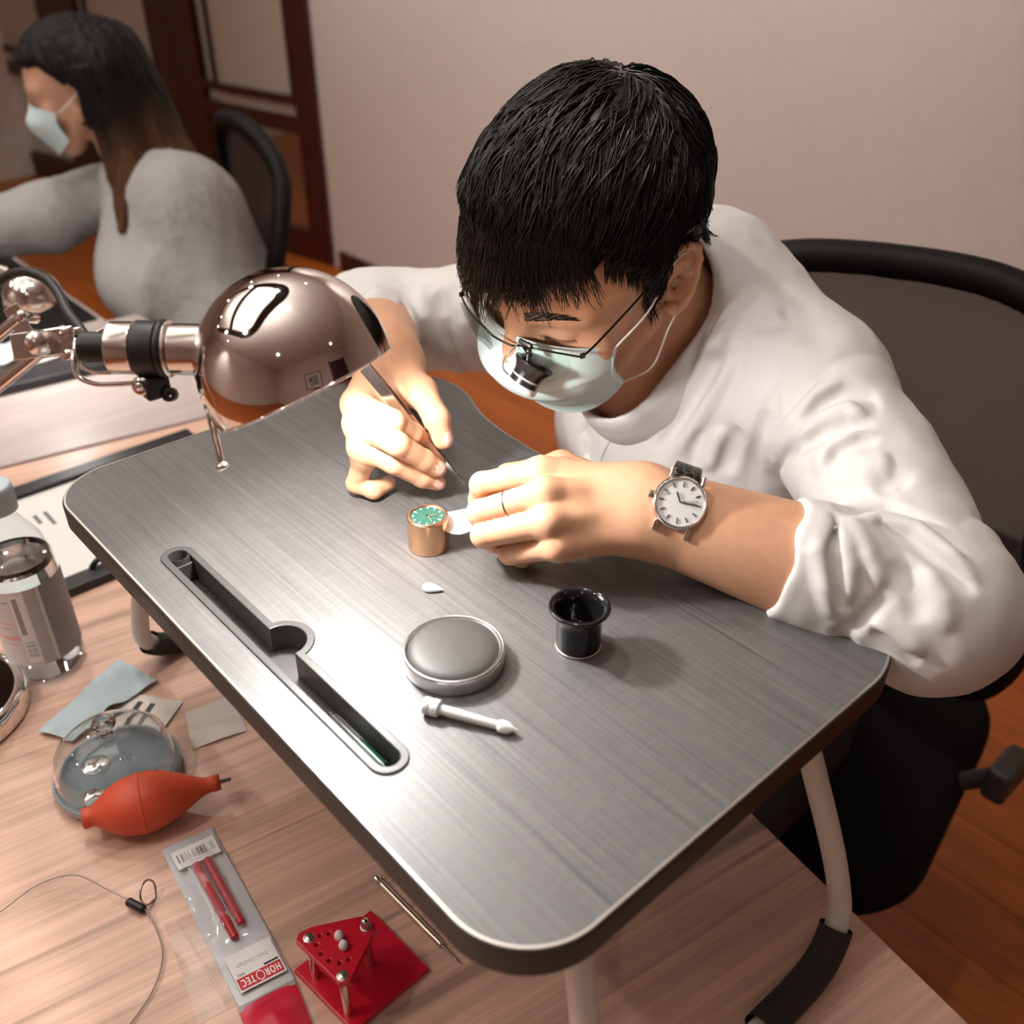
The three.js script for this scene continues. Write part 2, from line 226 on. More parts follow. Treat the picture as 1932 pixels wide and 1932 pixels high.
// ---------------------------------------------------------------- desk
const DESK = 0.76, TRAY = 1.01, TURN = 0.174;      // the desk edge runs 10 degrees off the tray
{
  const dw = tex(2048, 512, (u, v, i, j) => { const a = noise(u * 130, v * 2.2, 1), b = noise(u * 420, v * 5, 2), c = noise(u * 1000, v * 14, 3), s = Math.pow(Math.max(0, noise(u * 260 + 0.4 * noise(u * 20, v * 3, 9), v * 2.6, 6)), 3), k = 1 + 0.045 * a + 0.05 * b + 0.05 * c - 0.26 * s; return [212 * k, 173 * k, 152 * k]; });
  const bump = tex(512, 512, (u, v) => { const q = 128 + 60 * noise(u * 250, v * 5, 2) + 50 * noise(u * 120, v * 3, 7); return [q, q, q]; }, false);
  for (const t of [dw, bump]) t.repeat.set(0.6, 1.2);
  const m = std(0xffffff, 0.4, { map: dw, bumpMap: bump, bumpScale: 0.00025 });
  const t = thing('desk', 'wood grain laminate desk under the grey lap tray', 'desk', [0.204, 0, -0.161], -TURN);
  obj('desktop', uvPlane(rbox(1.46, 0.03, 0.82, 0.003, [-0.25, DESK - 0.015, 0.41]), (x, y, z) => x + 1.05, (x, y, z) => z), m, t);
  const white = std(rgb(0.55, 0.53, 0.5), 0.4);
  for (const x of [-0.93, 0.43]) obj('leg_frame', [box(0.05, 0.73, 0.05, [x, 0.365, 0.06]), box(0.05, 0.73, 0.05, [x, 0.365, 0.74]), box(0.05, 0.04, 0.64, [x, 0.70, 0.4])], white, t);
  obj('modesty_panel', box(1.3, 0.35, 0.018, [-0.25, 0.54, 0.6]), m, t);
  const pale = tex(256, 1024, (u, v) => { const k = 1 + 0.03 * noise(u * 4, v * 60, 1) + 0.03 * noise(u * 9, v * 160, 2); return [180 * k, 167 * k, 162 * k]; });
  const t2 = thing('desk', 'pale laminate desk the woman in grey works at', 'desk', [-0.83, 0, -0.26]);
  obj('desktop', uvPlane(slab(shapeOf([[0.05, 0], [-0.105, 0.86], [-1.5, 0.86], [-1.5, 0.06], [-0.44, 0.06], [-0.44, 0]]), DESK - 0.0302, DESK - 0.0002, 0.002), (x, y, z) => z * 1.1, (x, y, z) => x * 0.55), std(0xffffff, 0.4, { map: pale }), t2);
  for (const x of [-1.44, -0.24]) obj('leg_frame', [box(0.05, 0.73, 0.05, [x, 0.365, 0.4]), box(0.05, 0.73, 0.05, [x, 0.365, 0.8]), box(0.05, 0.04, 0.4, [x, 0.70, 0.6])], white, t2);
}

// ---------------------------------------------------------------- grey lap tray with folding legs
{
  const grain = tex(1024, 1024, (u, v, i, j) => { const w = 2.2 * noise(3, v * 130, 11), a = noise(u * 3.5 + w, v * 50, 1), b = noise(u * 8 + 2 * w, v * 200, 2), c = noise(u * 15 - 2 * w, v * 460, 3), cross = noise(u * 420, v * 60, 4), s = Math.pow(Math.max(0, noise(u * 5 - w, v * 140, 6)), 4), k = 1 + 0.03 * a + 0.09 * b + 0.11 * c + 0.05 * cross - 0.32 * s; return [83 * k, 81 * k, 80 * k]; });
  const relief = tex(1024, 1024, (u, v) => { const q = 128 + 55 * noise(u * 5, v * 300, 2) + 50 * noise(u * 9, v * 620, 3) + 25 * noise(u * 340, v * 60, 4); return [q, q, q]; }, false);
  for (const t of [grain, relief]) t.repeat.set(1.6, 2.4);
  const top = std(0xffffff, 0.5, { ior: 1.85, map: grain, bumpMap: relief, bumpScale: 0.00012 });
  const band = std(rgb(0.014, 0.010, 0.009), 0.5), plastic = std(rgb(0.062, 0.059, 0.057), 0.42), dark = std(rgb(0.03, 0.028, 0.027), 0.5);
  const t = thing('lap_tray', 'grey wood grain folding lap tray with white legs on the desk', 'lap tray', [0, 0, 0]);
  // outline in (x, z): rounded corners, hollowed edge on the man's side
  const outline = d => { const s = new THREE.Shape(), zf = 0.2 - d, zb = -0.185 + d, X = 0.3 - d, r = 0.052 - d, q = 0.08 - d;
    s.moveTo(-X + r, zf); s.lineTo(X - r, zf); s.absarc(X - r, zf - r, r, Math.PI / 2, 0, true); s.lineTo(X, zb + q); s.absarc(X - q, zb + q, q, 0, -Math.PI / 2, true);
    s.bezierCurveTo(0.185, zb, 0.175, -0.162 + d, 0.12, -0.156 + d); s.bezierCurveTo(0.06, -0.149 + d, -0.06, -0.149 + d, -0.12, -0.157 + d); s.bezierCurveTo(-0.175, -0.164 + d, -0.185, zb, -X + q, zb);
    s.absarc(-X + q, zb + q, q, -Math.PI / 2, -Math.PI, true); s.lineTo(-X, zf - r); s.absarc(-X + r, zf - r, r, Math.PI, Math.PI / 2, true); return s; };
  // slot with a round bay, drawn at inset d
  const slot = d => { const p = new THREE.Path(), z0 = 0.1485 + d, z1 = 0.1735 - d, zc = (z0 + z1) / 2, r = (z1 - z0) / 2, xl = -0.1275, xr = 0.1425, R = 0.0215 - d, cx = 0.0115, a = Math.asin((z0 - 0.1535) / R);
    p.moveTo(xl, z1); p.absarc(xl, zc, r, Math.PI / 2, 1.5 * Math.PI, false); p.lineTo(cx - R * Math.cos(a), z0); p.absarc(cx, 0.1535, R, Math.PI - a, 2 * Math.PI + a, false); p.lineTo(xr, z0); p.absarc(xr, zc, r, -Math.PI / 2, Math.PI / 2, false); p.closePath(); return p; };
  const o1 = outline(0.0022); o1.holes.push(slot(0.0005));
  const uvT = g => uvPlane(g, (x, y, z) => x + 0.31, (x, y, z) => z + 0.205);
  obj('tabletop', uvT(slab(o1, TRAY - 0.018, TRAY, 0.0008, 2, 40)), top, t);
  const o2 = outline(0); o2.holes.push(new THREE.Path(outline(0.0024).getPoints(40)));
  obj('edge_band', slab(o2, TRAY - 0.021, TRAY - 0.0012, 0.0012, 2, 40), band, t);
  const lip = outline(0.0012); lip.holes.push(new THREE.Path(outline(0.0026).getPoints(40)));
  obj('edge_bead', slab(lip, TRAY - 0.004, TRAY + 0.0003, 0.0005, 2, 40), metal(rgb(0.6, 0.57, 0.53), 0.35), t);
  // plastic inset: raised rim, walls, floor
  const rim = new THREE.Shape(slot(-0.0002).getPoints(30)); rim.holes.push(slot(0.0052));
  obj('slot_rim', slab(rim, TRAY - 0.022, TRAY + 0.0014, 0.0007, 2, 30), plastic, t);
  obj('slot_floor', slab(new THREE.Shape(slot(0.003).getPoints(30)), TRAY - 0.023, TRAY - 0.0195, 0), plastic, t);
  obj('slot_divider', [rbox(0.003, 0.016, 0.0145, 0.001, [-0.1195, TRAY - 0.011, 0.161]), lathe([[0.0062, 0], [0.0062, 0.019], [0.0086, 0.019], [0.0086, 0]], 28, [-0.1275, TRAY - 0.018, 0.161]), rbox(0.055, 0.008, 0.002, 0.0008, [-0.088, TRAY - 0.014, 0.1662])], dark, t);
  // two folding U legs with foam sleeves
  const tubeMat = std(rgb(0.72, 0.68, 0.63), 0.3), foam = std(rgb(0.022, 0.019, 0.017), 0.75);
  for (const s of [-1, 1]) {
    const xt = s * 0.262, xb = s * 0.327, yb = DESK + 0.0132, zt = s > 0 ? [-0.084, 0.128] : [-0.084, 0.128], zb2 = [-0.105, 0.15];
    const pts = [[xt, TRAY - 0.03, zt[0]], [lerp(xt, xb, 0.75), yb + 0.06, zb2[0] + 0.002], [xb - s * 0.006, yb + 0.022, zb2[0] + 0.004], [xb, yb, zb2[0] + 0.03], [xb, yb, 0.02], [xb, yb, zb2[1] - 0.03], [xb - s * 0.006, yb + 0.022, zb2[1] - 0.004], [lerp(xt, xb, 0.75), yb + 0.06, zb2[1] - 0.002], [xt, TRAY - 0.03, zt[1]]];
    const c = curve(pts); const leg = obj('leg', new THREE.TubeGeometry(c, 120, 0.0085, 16), tubeMat, t);
    for (const [a, b] of [[0.275, 0.475], [0.525, 0.725]]) { const P = []; for (let i = 0; i <= 14; i++) P.push(c.getPoint(lerp(a, b, i / 14))); obj('foam_sleeve', new THREE.TubeGeometry(new THREE.CatmullRomCurve3(P), 40, 0.0122, 18), foam, leg); }
    for (const z of zt) obj('leg_bracket', rbox(0.05, 0.012, 0.03, 0.003, [xt, TRAY - 0.027, z]), dark, t);
  }
}

// ---------------------------------------------------------------- chrome work lamp on the tray's left
{
  const chrome = metal(rgb(0.80, 0.74, 0.71), 0.045), satin = metal(rgb(0.78, 0.72, 0.68), 0.2), black = std(rgb(0.014, 0.013, 0.013), 0.45), inner = metal(rgb(0.4, 0.39, 0.38), 0.4);
  const base = [-0.384, DESK, 0.327];
  const t = thing('work_lamp', 'chrome work lamp with a round dome shade over the tray', 'lamp', base);
  const L = p => [p[0] - base[0], p[1] - base[1], p[2] - base[2]];                 // world to lamp coordinates
  const c = [-0.0288, 1.18, 0.0956], up = [-0.4393, 0.8835, 0.1629], w = [-0.6758, 0.02, 0.7369];
  const on = (o, d, s) => [o[0] + d[0] * s, o[1] + d[1] * s, o[2] + d[2] * s];
  const arc = (R, a0, a1, n) => Array.from({ length: n + 1 }, (_, i) => { const a = lerp(a0, a1, i / n); return [R * Math.sin(a), R * Math.cos(a)]; });
  const shade = obj('shade', latheAlong([...arc(0.062, 1.80, 0.0005, 40)], L(c), up, 96), chrome, t);
  obj('inner_shade', latheAlong([...arc(0.0606, 0.0005, 1.80, 40)], L(c), up, 96), inner, shade);
  obj('shade_rim', (() => { const g = new THREE.TorusGeometry(0.06, 0.0009, 8, 96); g.applyQuaternion(new THREE.Quaternion().setFromUnitVectors(V(0, 0, 1), V(...up))); return g.translate(...L(on(c, up, -0.0141))); })(), chrome, shade);
  // socket in line with the arm
  const s0 = on(c, w, 0.0), prof = (a, b, r, e = 0.0012) => [[0.0001, a], [r - e, a], [r, a + e], [r, b - e], [r - e, b], [0.0001, b]];
  const sc = [c[0] + 0.003, c[1] + 0.0105, c[2] - 0.002];
  obj('socket', latheAlong([...prof(0.054, 0.079, 0.0162), ...prof(0.079, 0.082, 0.0178)], L(sc), w, 48), satin, t);
  obj('collar', latheAlong([...prof(0.0815, 0.086, 0.0185), ...prof(0.086, 0.101, 0.0176)], L(sc), w, 48), black, t);
  obj('socket', latheAlong(prof(0.101, 0.117, 0.0166), L(sc), w, 48), satin, t);
  obj('grip', latheAlong(prof(0.117, 0.136, 0.0098), L(sc), w, 32), black, t);
  obj('shade_neck', latheAlong([[0.0001, 0.03], [0.017, 0.042], [0.019, 0.055], [0.0165, 0.0575], [0.0001, 0.0575]], L(sc), w, 40), chrome, shade);
  // wing bolt and wire bracket
  const b = [-0.082, 1.173, 0.174];
  obj('wing_bolt', [latheAlong([[0.0001, -0.004], [0.0055, -0.004], [0.0065, 0], [0.0055, 0.004], [0.0001, 0.004]], L(b), [0.62, 0.4, 0.67], 20), latheAlong([[0.0001, 0], [0.0032, 0], [0.0032, 0.007], [0.0001, 0.007]], L(b), [0.62, 0.4, 0.67], 16)], chrome, t);
  obj('clamp_lug', [rbox(0.012, 0.014, 0.016, 0.002, L([-0.080, 1.171, 0.167])), latheAlong([[0.0022, -0.003], [0.0045, -0.003], [0.0045, 0.003], [0.0022, 0.003], [0.0022, -0.003]], L([-0.072, 1.1665, 0.162]), [0.62, 0.4, 0.67], 20)], black, t);
  const wire = [[-0.085, 1.174, 0.174], [-0.094, 1.1735, 0.186], [-0.103, 1.174, 0.1965], [-0.112, 1.178, 0.202], [-0.117, 1.186, 0.201], [-0.122, 1.19, 0.198]];
  obj('bracket_wire', [tube(wire.map(L), 0.0017, 40, 8), tube(wire.map(p => L([p[0] - 0.004, p[1] + 0.0055, p[2] - 0.004])), 0.0014, 40, 8), tube([[-0.112, 1.1995, 0.157], [-0.12, 1.2005, 0.17], [-0.126, 1.1955, 0.184], [-0.132, 1.191, 0.196]].map(L), 0.0014, 30, 8)], chrome, t);
  // joint plates, knob and link bars
  const J = [-0.146, 1.19, 0.206], k = [0.62, 0.45, 0.64];
  const plate = (p, a, len, wid, turn) => { const g = rbox(len, wid, 0.002, 0.0009); g.applyMatrix4(M4([0, 0, 0], [0, 0, turn])); g.applyQuaternion(new THREE.Quaternion().setFromUnitVectors(V(0, 0, 1), V(...k).normalize())); return g.translate(...L(p)); };
  obj('joint_plate', [plate(on(J, k, 0.004), 0, 0.042, 0.017, 0.35), plate(on(J, k, -0.006), 0, 0.042, 0.017, 0.35)], chrome, t);
  obj('joint_plate', [plate([-0.16, 1.199, 0.214], 0, 0.03, 0.011, -0.85)], chrome, t);
  obj('joint_knob', latheAlong([[0.0001, -0.012], [0.007, -0.012], [0.0085, -0.009], [0.0085, 0.006], [0.006, 0.011], [0.003, 0.013], [0.0001, 0.013]], L(on(J, k, 0.006)), k, 14), satin, t);
  obj('rivet', [latheAlong([[0.0001, 0.002], [0.0032, 0.002], [0.0036, 0], [0.0036, -0.014], [0.0001, -0.014]], L([-0.135, 1.1985, 0.196]), k, 14), latheAlong([[0.0001, 0.004], [0.0032, 0.004], [0.0036, 0.001], [0.0036, -0.014], [0.0001, -0.014]], L([-0.158, 1.2065, 0.212]), k, 14), latheAlong([[0.0001, 0.004], [0.0032, 0.004], [0.0036, 0.001], [0.0036, -0.014], [0.0001, -0.014]], L([-0.128, 1.186, 0.199]), k, 14)], chrome, t);
  const E1 = [-0.31, 0.99, 0.44];
  obj('upper_arm', [rod(L([-0.149, 1.184, 0.211]), L(E1), 0.0042, 0.0042, 12), rod(L([-0.163, 1.204, 0.214]), L([E1[0] - 0.016, E1[1] + 0.022, E1[2] + 0.004]), 0.0042, 0.0042, 12)], chrome, t);
  obj('lower_arm', [rod(L([E1[0], E1[1], E1[2]]), [0.004, 0.02, 0.0], 0.0042, 0.0042, 12), rod(L([E1[0] - 0.016, E1[1] + 0.022, E1[2] + 0.004]), [-0.018, 0.02, 0.0], 0.0042, 0.0042, 12)], chrome, t);
  obj('elbow_plate', [latheAlong([[0.0001, -0.007], [0.014, -0.007], [0.015, 0], [0.014, 0.007], [0.0001, 0.007]], L([E1[0] - 0.008, E1[1] + 0.011, E1[2] + 0.002]), k, 24)], chrome, t);
  obj('base', lathe([[0.0001, 0], [0.074, 0], [0.0765, 0.004], [0.0765, 0.018], [0.074, 0.0235], [0.069, 0.026], [0.067, 0.0245], [0.0001, 0.0245]], 72), chrome, t);
  obj('base_post', [cyl(0.014, 0.012, 0.03, [-0.006, 0.036, 0])], chrome, t);
  // dip handle with a button end
  obj('handle', [rod(L([-0.0535, 1.183, 0.149]), L([-0.0235, 1.1345, 0.1585]), 0.0011, 0.0011, 10), rod(L([-0.0505, 1.183, 0.1465]), L([-0.0218, 1.1345, 0.1572]), 0.0011, 0.0011, 10), latheAlong([[0.0001, -0.0022], [0.0034, -0.0022], [0.0044, -0.0008], [0.0038, 0.0012], [0.0016, 0.0026], [0.0001, 0.0028]], L([-0.0224, 1.134, 0.158]), [-0.5, 0.84, 0.1], 20)], chrome, t);
  obj('cord', tube([[-0.121, 1.1885, 0.186], [-0.134, 1.1895, 0.184], [-0.150, 1.1945, 0.183], [-0.166, 1.2, 0.183], [-0.185, 1.2065, 0.18], [-0.21, 1.211, 0.18], [-0.242, 1.207, 0.192], [-0.29, 1.13, 0.27], [-0.33, 0.98, 0.38], [-0.36, 0.86, 0.36], [-0.375, 0.79, 0.33]].map(L), 0.0034, 90, 12), black, t);
  // bulb and its light
  const bc = on(c, up, 0.0095);
  const bulb = obj('bulb', latheAlong([[0.0001, -0.024], [0.010, -0.0215], [0.0175, -0.015], [0.0205, -0.005], [0.0195, 0.005], [0.015, 0.014], [0.0115, 0.022], [0.0115, 0.032], [0.0001, 0.032]], L(bc), w, 32), new THREE.MeshStandardMaterial({ color: 0xffffff, emissive: COOL, emissiveIntensity: 30 }), t);
  const P = new THREE.PointLight(COOL, LAMP_CD, 0, 2); P.position.set(...L(bc)); P.castShadow = true; P.shadow.radius = 0.6; t.add(P);
}

// ---------------------------------------------------------------- the man at the tray
const HO = V(-0.072, 1.166, -0.222), HX = V(0.9849, -0.1340, -0.1098), HY = V(0.1678, 0.8961, 0.4110), HZ = V(0.0433, -0.4232, 0.9050);   // head: left, up, forward
const headW = (x, y, z) => HO.clone().addScaledVector(HX, x).addScaledVector(HY, y).addScaledVector(HZ, z);
const headA = (x, y, z) => headW(x, y, z).toArray();
const toHead = (x, y, z) => { const dx = x - HO.x, dy = y - HO.y, dz = z - HO.z; return [dx * HX.x + dy * HX.y + dz * HX.z, dx * HY.x + dy * HY.y + dz * HY.z, dx * HZ.x + dy * HZ.y + dz * HZ.z]; };
const BODY = { c7: [-0.062, 1.115, -0.375], sl: [0.085, 1.063, -0.345], sr: [-0.225, 1.045, -0.33], el: [0.286, 1.013, -0.203], er: [-0.40, 1.018, -0.2], wl: [0.1174, 1.06, -0.091], wr: [-0.1641, 1.085, -0.0681], chest: [-0.055, 0.97, -0.38], belly: [-0.045, 0.78, -0.44], pelvis: [-0.035, 0.58, -0.5] };
const earCurve = [[-0.004, 0.012], [-0.0065, 0.023], [0.001, 0.0325], [0.013, 0.0345], [0.0215, 0.027], [0.0225, 0.013], [0.0185, -0.003], [0.0125, -0.016], [0.005, -0.026], [-0.0015, -0.027], [-0.005, -0.02]];
const antiCurve = [[0.006, 0.022], [0.012, 0.016], [0.0135, 0.006], [0.010, -0.008], [0.003, -0.014]];
function faceField(ear) {
  return (lx, ly, lz) => {
    const s = lx < 0 ? -1 : 1, x = Math.abs(lx);
    let d = ell(x, ly, lz, [0, 0.054, -0.012], [0.077, 0.084, 0.097]);
    d = smin(d, ell(x, ly, lz, [0, 0.042, 0.03], [0.067, 0.058, 0.062]), 0.03);
    d = smin(d, cone(x, ly, lz, [0, 0.0, 0.04], [0, -0.082, 0.058], 0.056, 0.026), 0.03);
    d = smin(d, cone(x, ly, lz, [0.052, -0.03, 0.008], [0.022, -0.088, 0.054], 0.02, 0.018), 0.025);
    d = smin(d, ell(x, ly, lz, [0.042, -0.018, 0.062], [0.025, 0.024, 0.02]), 0.018);
    d = smin(d, cone(x, ly, lz, [0.012, 0.034, 0.084], [0.05, 0.031, 0.068], 0.0115, 0.0095), 0.014);
    d = smax(d, -ell(x, ly, lz, [0.032, 0.012, 0.101], [0.017, 0.0105, 0.012]), 0.008);
    d = smin(d, ell(x, ly, lz, [0.032, 0.010, 0.0775], [0.0145, 0.0125, 0.0125]), 0.004);
    d = smin(d, cone(x, ly, lz, [0, 0.03, 0.088], [0, -0.017, 0.111], 0.0085, 0.0115), 0.01);
    d = smin(d, ell(x, ly, lz, [0.0115, -0.0195, 0.101], [0.0085, 0.0075, 0.009]), 0.005);
    d = smin(d, ell(x, ly, lz, [0, -0.05, 0.088], [0.02, 0.011, 0.009]), 0.008);
    d += 0.0012 * Math.exp(-Math.pow((ly - 0.0055 + (x - 0.032) * (x - 0.032) * 6) / 0.0012, 2)) * (Math.abs(x - 0.032) < 0.015 && lz > 0.07 ? 1 : 0);
    if (x > 0.055 && Math.abs(ly) < 0.06 && lz > -0.06 && lz < 0.03) {       // ear
      const b = -(lz + 0.008), v = ly - 0.003 - b * 0.1, o = x - 0.0735 - 0.42 * b; let e = 1;
      for (let i = 0; i + 1 < earCurve.length; i++) { const A = earCurve[i], B = earCurve[i + 1], bump = 0.0009; e = smin(e, cone(b, v, o, [A[0], A[1], bump + 0.0035], [B[0], B[1], bump + 0.0035], i > 6 ? 0.0042 : 0.0033, i > 5 ? 0.0046 : 0.0033), 0.002); }
      let pl = ell(b, v, o, [0.0085, 0.004, 0.0005], [0.0155, 0.031, 0.0032]);
      for (let i = 0; i + 1 < antiCurve.length; i++) { const A = antiCurve[i], B = antiCurve[i + 1]; pl = smin(pl, cone(b, v, o, [A[0], A[1], 0.003], [B[0], B[1], 0.003], 0.0026, 0.0026), 0.003); }
      pl = smin(pl, ell(b, v, o, [-0.0045, -0.004, 0.0035], [0.0035, 0.006, 0.0035]), 0.003);
      pl = smax(pl, -ell(b, v, o, [0.0045, -0.002, 0.006], [0.0075, 0.0105, 0.0075]), 0.003);
      e = smin(e, pl, 0.003); d = smin(d, cone(b, v, o, [-0.002, -0.01, -0.006], [0.004, 0.016, -0.006], 0.007, 0.007), 0.006); d = smin(d, e, 0.0035);
      d = smax(d, -ell(b, v, o, [0.0045, -0.003, 0.0045], [0.006, 0.0085, 0.008]), 0.0025);
    }
    return d;
  };
}
const face = faceField();
const neckA = headA(0, -0.03, -0.035), neckB = [-0.066, 1.075, -0.33];
const neckD = (x, y, z) => smin(cone(x, y, z, neckA, neckB, 0.055, 0.06), cone(x, y, z, headA(0, -0.07, 0.012), [-0.062, 1.04, -0.275], 0.034, 0.045), 0.03);
const skinHead = (x, y, z) => { const [a, b, c] = toHead(x, y, z); return smin(face(a, b, c), neckD(x, y, z), 0.02); };
// hands
const HAND_R = { thumb: [[-0.1647, 1.075, -0.0752], [-0.1056, 1.085, -0.0581], [-0.0724, 1.076, -0.0476], [-0.0655, 1.060, -0.0477]], index: [[-0.1171, 1.088, -0.0016], [-0.0729, 1.088, -0.006], [-0.0739, 1.07, -0.025], [-0.0782, 1.058, -0.0375]], middle: [[-0.1037, 1.078, 0.0066], [-0.0623, 1.074, -0.0012], [-0.0588, 1.053, -0.0229], [-0.0548, 1.043, -0.0330]], ring: [[-0.0965, 1.062, 0.0093], [-0.0721, 1.052, -0.0036], [-0.0639, 1.034, -0.024], [-0.0602, 1.026, -0.0360]], pinky: [[-0.0974, 1.052, 0.0068], [-0.1086, 1.0225, 0.0112], [-0.0945, 1.0195, 0.004], [-0.0955, 1.0195, -0.0116]] };
const HAND_L = { thumb: [[0.0626, 1.05, -0.1205], [0.0119, 1.045, -0.1072], [-0.0129, 1.038, -0.0722], [-0.0099, 1.034, -0.0440]], index: [[0.051, 1.080, -0.0472], [0.0181, 1.067, -0.0186], [0.0072, 1.046, -0.0247], [0.0045, 1.036, -0.0300]], middle: [[0.0727, 1.079, -0.0308], [0.0339, 1.057, -0.0025], [0.0231, 1.038, -0.0147], [0.0201, 1.03, -0.024]], ring: [[0.087, 1.067, -0.0216], [0.0443, 1.045, 0.0032], [0.0365, 1.028, -0.013], [0.0398, 1.023, -0.0252]], pinky: [[0.0961, 1.051, -0.022], [0.0566, 1.029, -0.0108], [0.0565, 1.0195, -0.0235], [0.0592, 1.019, -0.0317]] };
const FR = { thumb: [0.0125, 0.0115, 0.0108, 0.0085], index: [0.0108, 0.0092, 0.0083, 0.0070], middle: [0.0110, 0.0094, 0.0084, 0.0071], ring: [0.0105, 0.0090, 0.0081, 0.0068], pinky: [0.0096, 0.0080, 0.0073, 0.0062] };
function nailOf(J) { const [a, b, c, t] = J.map(p => V(...p)), ax = t.clone().sub(c).normalize(); let n = b.clone().sub(c).multiplyScalar(-1).cross(ax); const bend = c.clone().multiplyScalar(2).sub(b).sub(t); n = bend.addScaledVector(ax, -bend.dot(ax)); if (n.length() < 1e-4) n = V(0, 1, 0); return { ax, n: n.normalize(), p: t.clone().addScaledVector(ax, 0.001) }; }
function handField(H, wrist, elbow, side, re = 0.043, nailDirs = {}) {
  const w = V(...wrist), e = V(...elbow), ax = w.clone().sub(e).normalize(), across = V(...H.pinky[0]).sub(V(...H.index[0])).normalize();
  const fingers = ['index', 'middle', 'ring', 'pinky'], root = {};
  fingers.forEach((f, i) => { root[f] = w.clone().addScaledVector(across, (i - 1.5) * 0.0105).addScaledVector(ax, 0.006).toArray(); });
  const wa = w.clone().addScaledVector(across, -0.009).toArray(), wb = w.clone().addScaledVector(across, 0.009).toArray(), ea = e.clone().addScaledVector(across, -0.007).toArray(), eb = e.clone().addScaledVector(across, 0.007).toArray();
  const belly = w.clone().lerp(e, 0.68).toArray();
  const nails = Object.keys(H).map(k => ({ k, ...nailOf(H[k]), r: FR[k][3] })); nails.forEach(q => { if (nailDirs[q.k]) { const n = V(...nailDirs[q.k]); n.addScaledVector(q.ax, -n.dot(q.ax)); q.n = n.normalize(); } q.s = q.ax.clone().cross(q.n); });
  const f = (x, y, z) => {
    let arm = smin(cone(x, y, z, wa, ea, 0.0215, re), cone(x, y, z, wb, eb, 0.0215, re), 0.02); arm = smin(arm, cone(x, y, z, w.toArray(), belly, 0.024, re + 0.001), 0.02);
    let palm = 1; for (const k of fingers) palm = smin(palm, cone(x, y, z, root[k], H[k][0], 0.0155, FR[k][0] + 0.0012), 0.0085);
    const mid = (a, b, t) => [lerp(a[0], b[0], t), lerp(a[1], b[1], t), lerp(a[2], b[2], t)];
    palm = smin(palm, cone(x, y, z, wrist, H.thumb[1], 0.019, 0.0125), 0.016); palm = smin(palm, cone(x, y, z, mid(wrist, H.index[0], 0.35), mid(H.thumb[1], H.index[0], 0.35), 0.016, 0.009), 0.016);
    let d = smin(palm, arm, 0.02), fd = 1;
    for (const k in H) { const J = H[k], R = FR[k]; let q = 1; for (let i = k === 'thumb' ? 1 : 0; i < 3; i++) q = smin(q, cone(x, y, z, J[i], J[i + 1], R[i], R[i + 1]), 0.003); fd = smin(fd, q, 0.0012); }
    d = smin(d, fd, 0.007);
    for (const q of nails) { const px = x - q.p.x, py = y - q.p.y, pz = z - q.p.z, a = px * q.ax.x + py * q.ax.y + pz * q.ax.z; if (Math.abs(a) > 0.012) continue; const b = px * q.n.x + py * q.n.y + pz * q.n.z - q.r * 0.86, c = px * q.s.x + py * q.s.y + pz * q.s.z; if (Math.abs(c) > 0.01 || b < -0.006 || b > 0.006) continue;
      const u = a / 0.0068, v = c / (q.r * 0.72), rr2 = Math.pow(Math.abs(u), 2.6) + Math.pow(Math.abs(v), 2.6); if (rr2 < 1.7) d += rr2 < 1 ? -0.00025 * sstep(1, 0.85, rr2) : 0.00025 * sstep(1.7, 1.2, rr2) * sstep(1.0, 1.1, rr2); }
    return d;
  };
  f.nail = (x, y, z) => { for (const q of nails) { const px = x - q.p.x, py = y - q.p.y, pz = z - q.p.z, a = px * q.ax.x + py * q.ax.y + pz * q.ax.z, b = px * q.n.x + py * q.n.y + pz * q.n.z, c = px * q.s.x + py * q.s.y + pz * q.s.z; const u = a / 0.0068, v = c / (q.r * 0.72); if (b > q.r * 0.35 && b < 0.016 && Math.pow(Math.abs(u), 2.6) + Math.pow(Math.abs(v), 2.6) < 1) return true; } return false; };
  return f;
}
const handR = handField(HAND_R, BODY.wr, BODY.er, -1, 0.042, { index: [0.5, 0.75, 0.4], middle: [0.45, 0.7, 0.5], ring: [0.4, 0.6, 0.7], pinky: [0.3, 0.7, 0.6], thumb: [0.75, 0.55, -0.3] });
const handL = handField(HAND_L, BODY.wl, BODY.el, 1, 0.0385);
const SKIN = [0.64, 0.345, 0.205], NAIL = [0.70, 0.44, 0.36];
const skinTone = f => (x, y, z) => { if (f && f.nail && f.nail(x, y, z)) return NAIL; const k = 1 + 0.05 * noise(x * 160, y * 160, z * 160) + 0.04 * noise(x * 40, y * 40, z * 40); return [SKIN[0] * k, SKIN[1] * (k - 0.02 * noise(x * 60, y * 60, z * 60 + 9)), SKIN[2] * k]; };
function faceTone(x, y, z) {
  const [a, b, c] = toHead(x, y, z), q = skinTone(null)(x, y, z), X = Math.abs(a);
  const lid = Math.exp(-Math.pow((b - 0.0045 + (X - 0.032) * (X - 0.032) * 6) / 0.0011, 2)) * (Math.abs(X - 0.033) < 0.0145 && c > 0.07 ? 1 : 0);
  const lip = c > 0.08 && Math.abs(b + 0.05) < 0.009 && X < 0.022 ? 0.5 : 0; const k = 1 - 0.9 * lid; return [q[0] * k, q[1] * k * (1 - 0.35 * lip), q[2] * k * (1 - 0.25 * lip)];
}
const skinMat = std(0xffffff, 0.5, { vertexColors: true, sheen: 0.15, specularIntensity: 0.6 });
const man = thing('person', 'man in a white shirt and face mask bent over the grey tray', 'person', [BODY.pelvis[0], 0, BODY.pelvis[2]]);
const manL = g => g.translate(-BODY.pelvis[0], 0, -BODY.pelvis[2]);
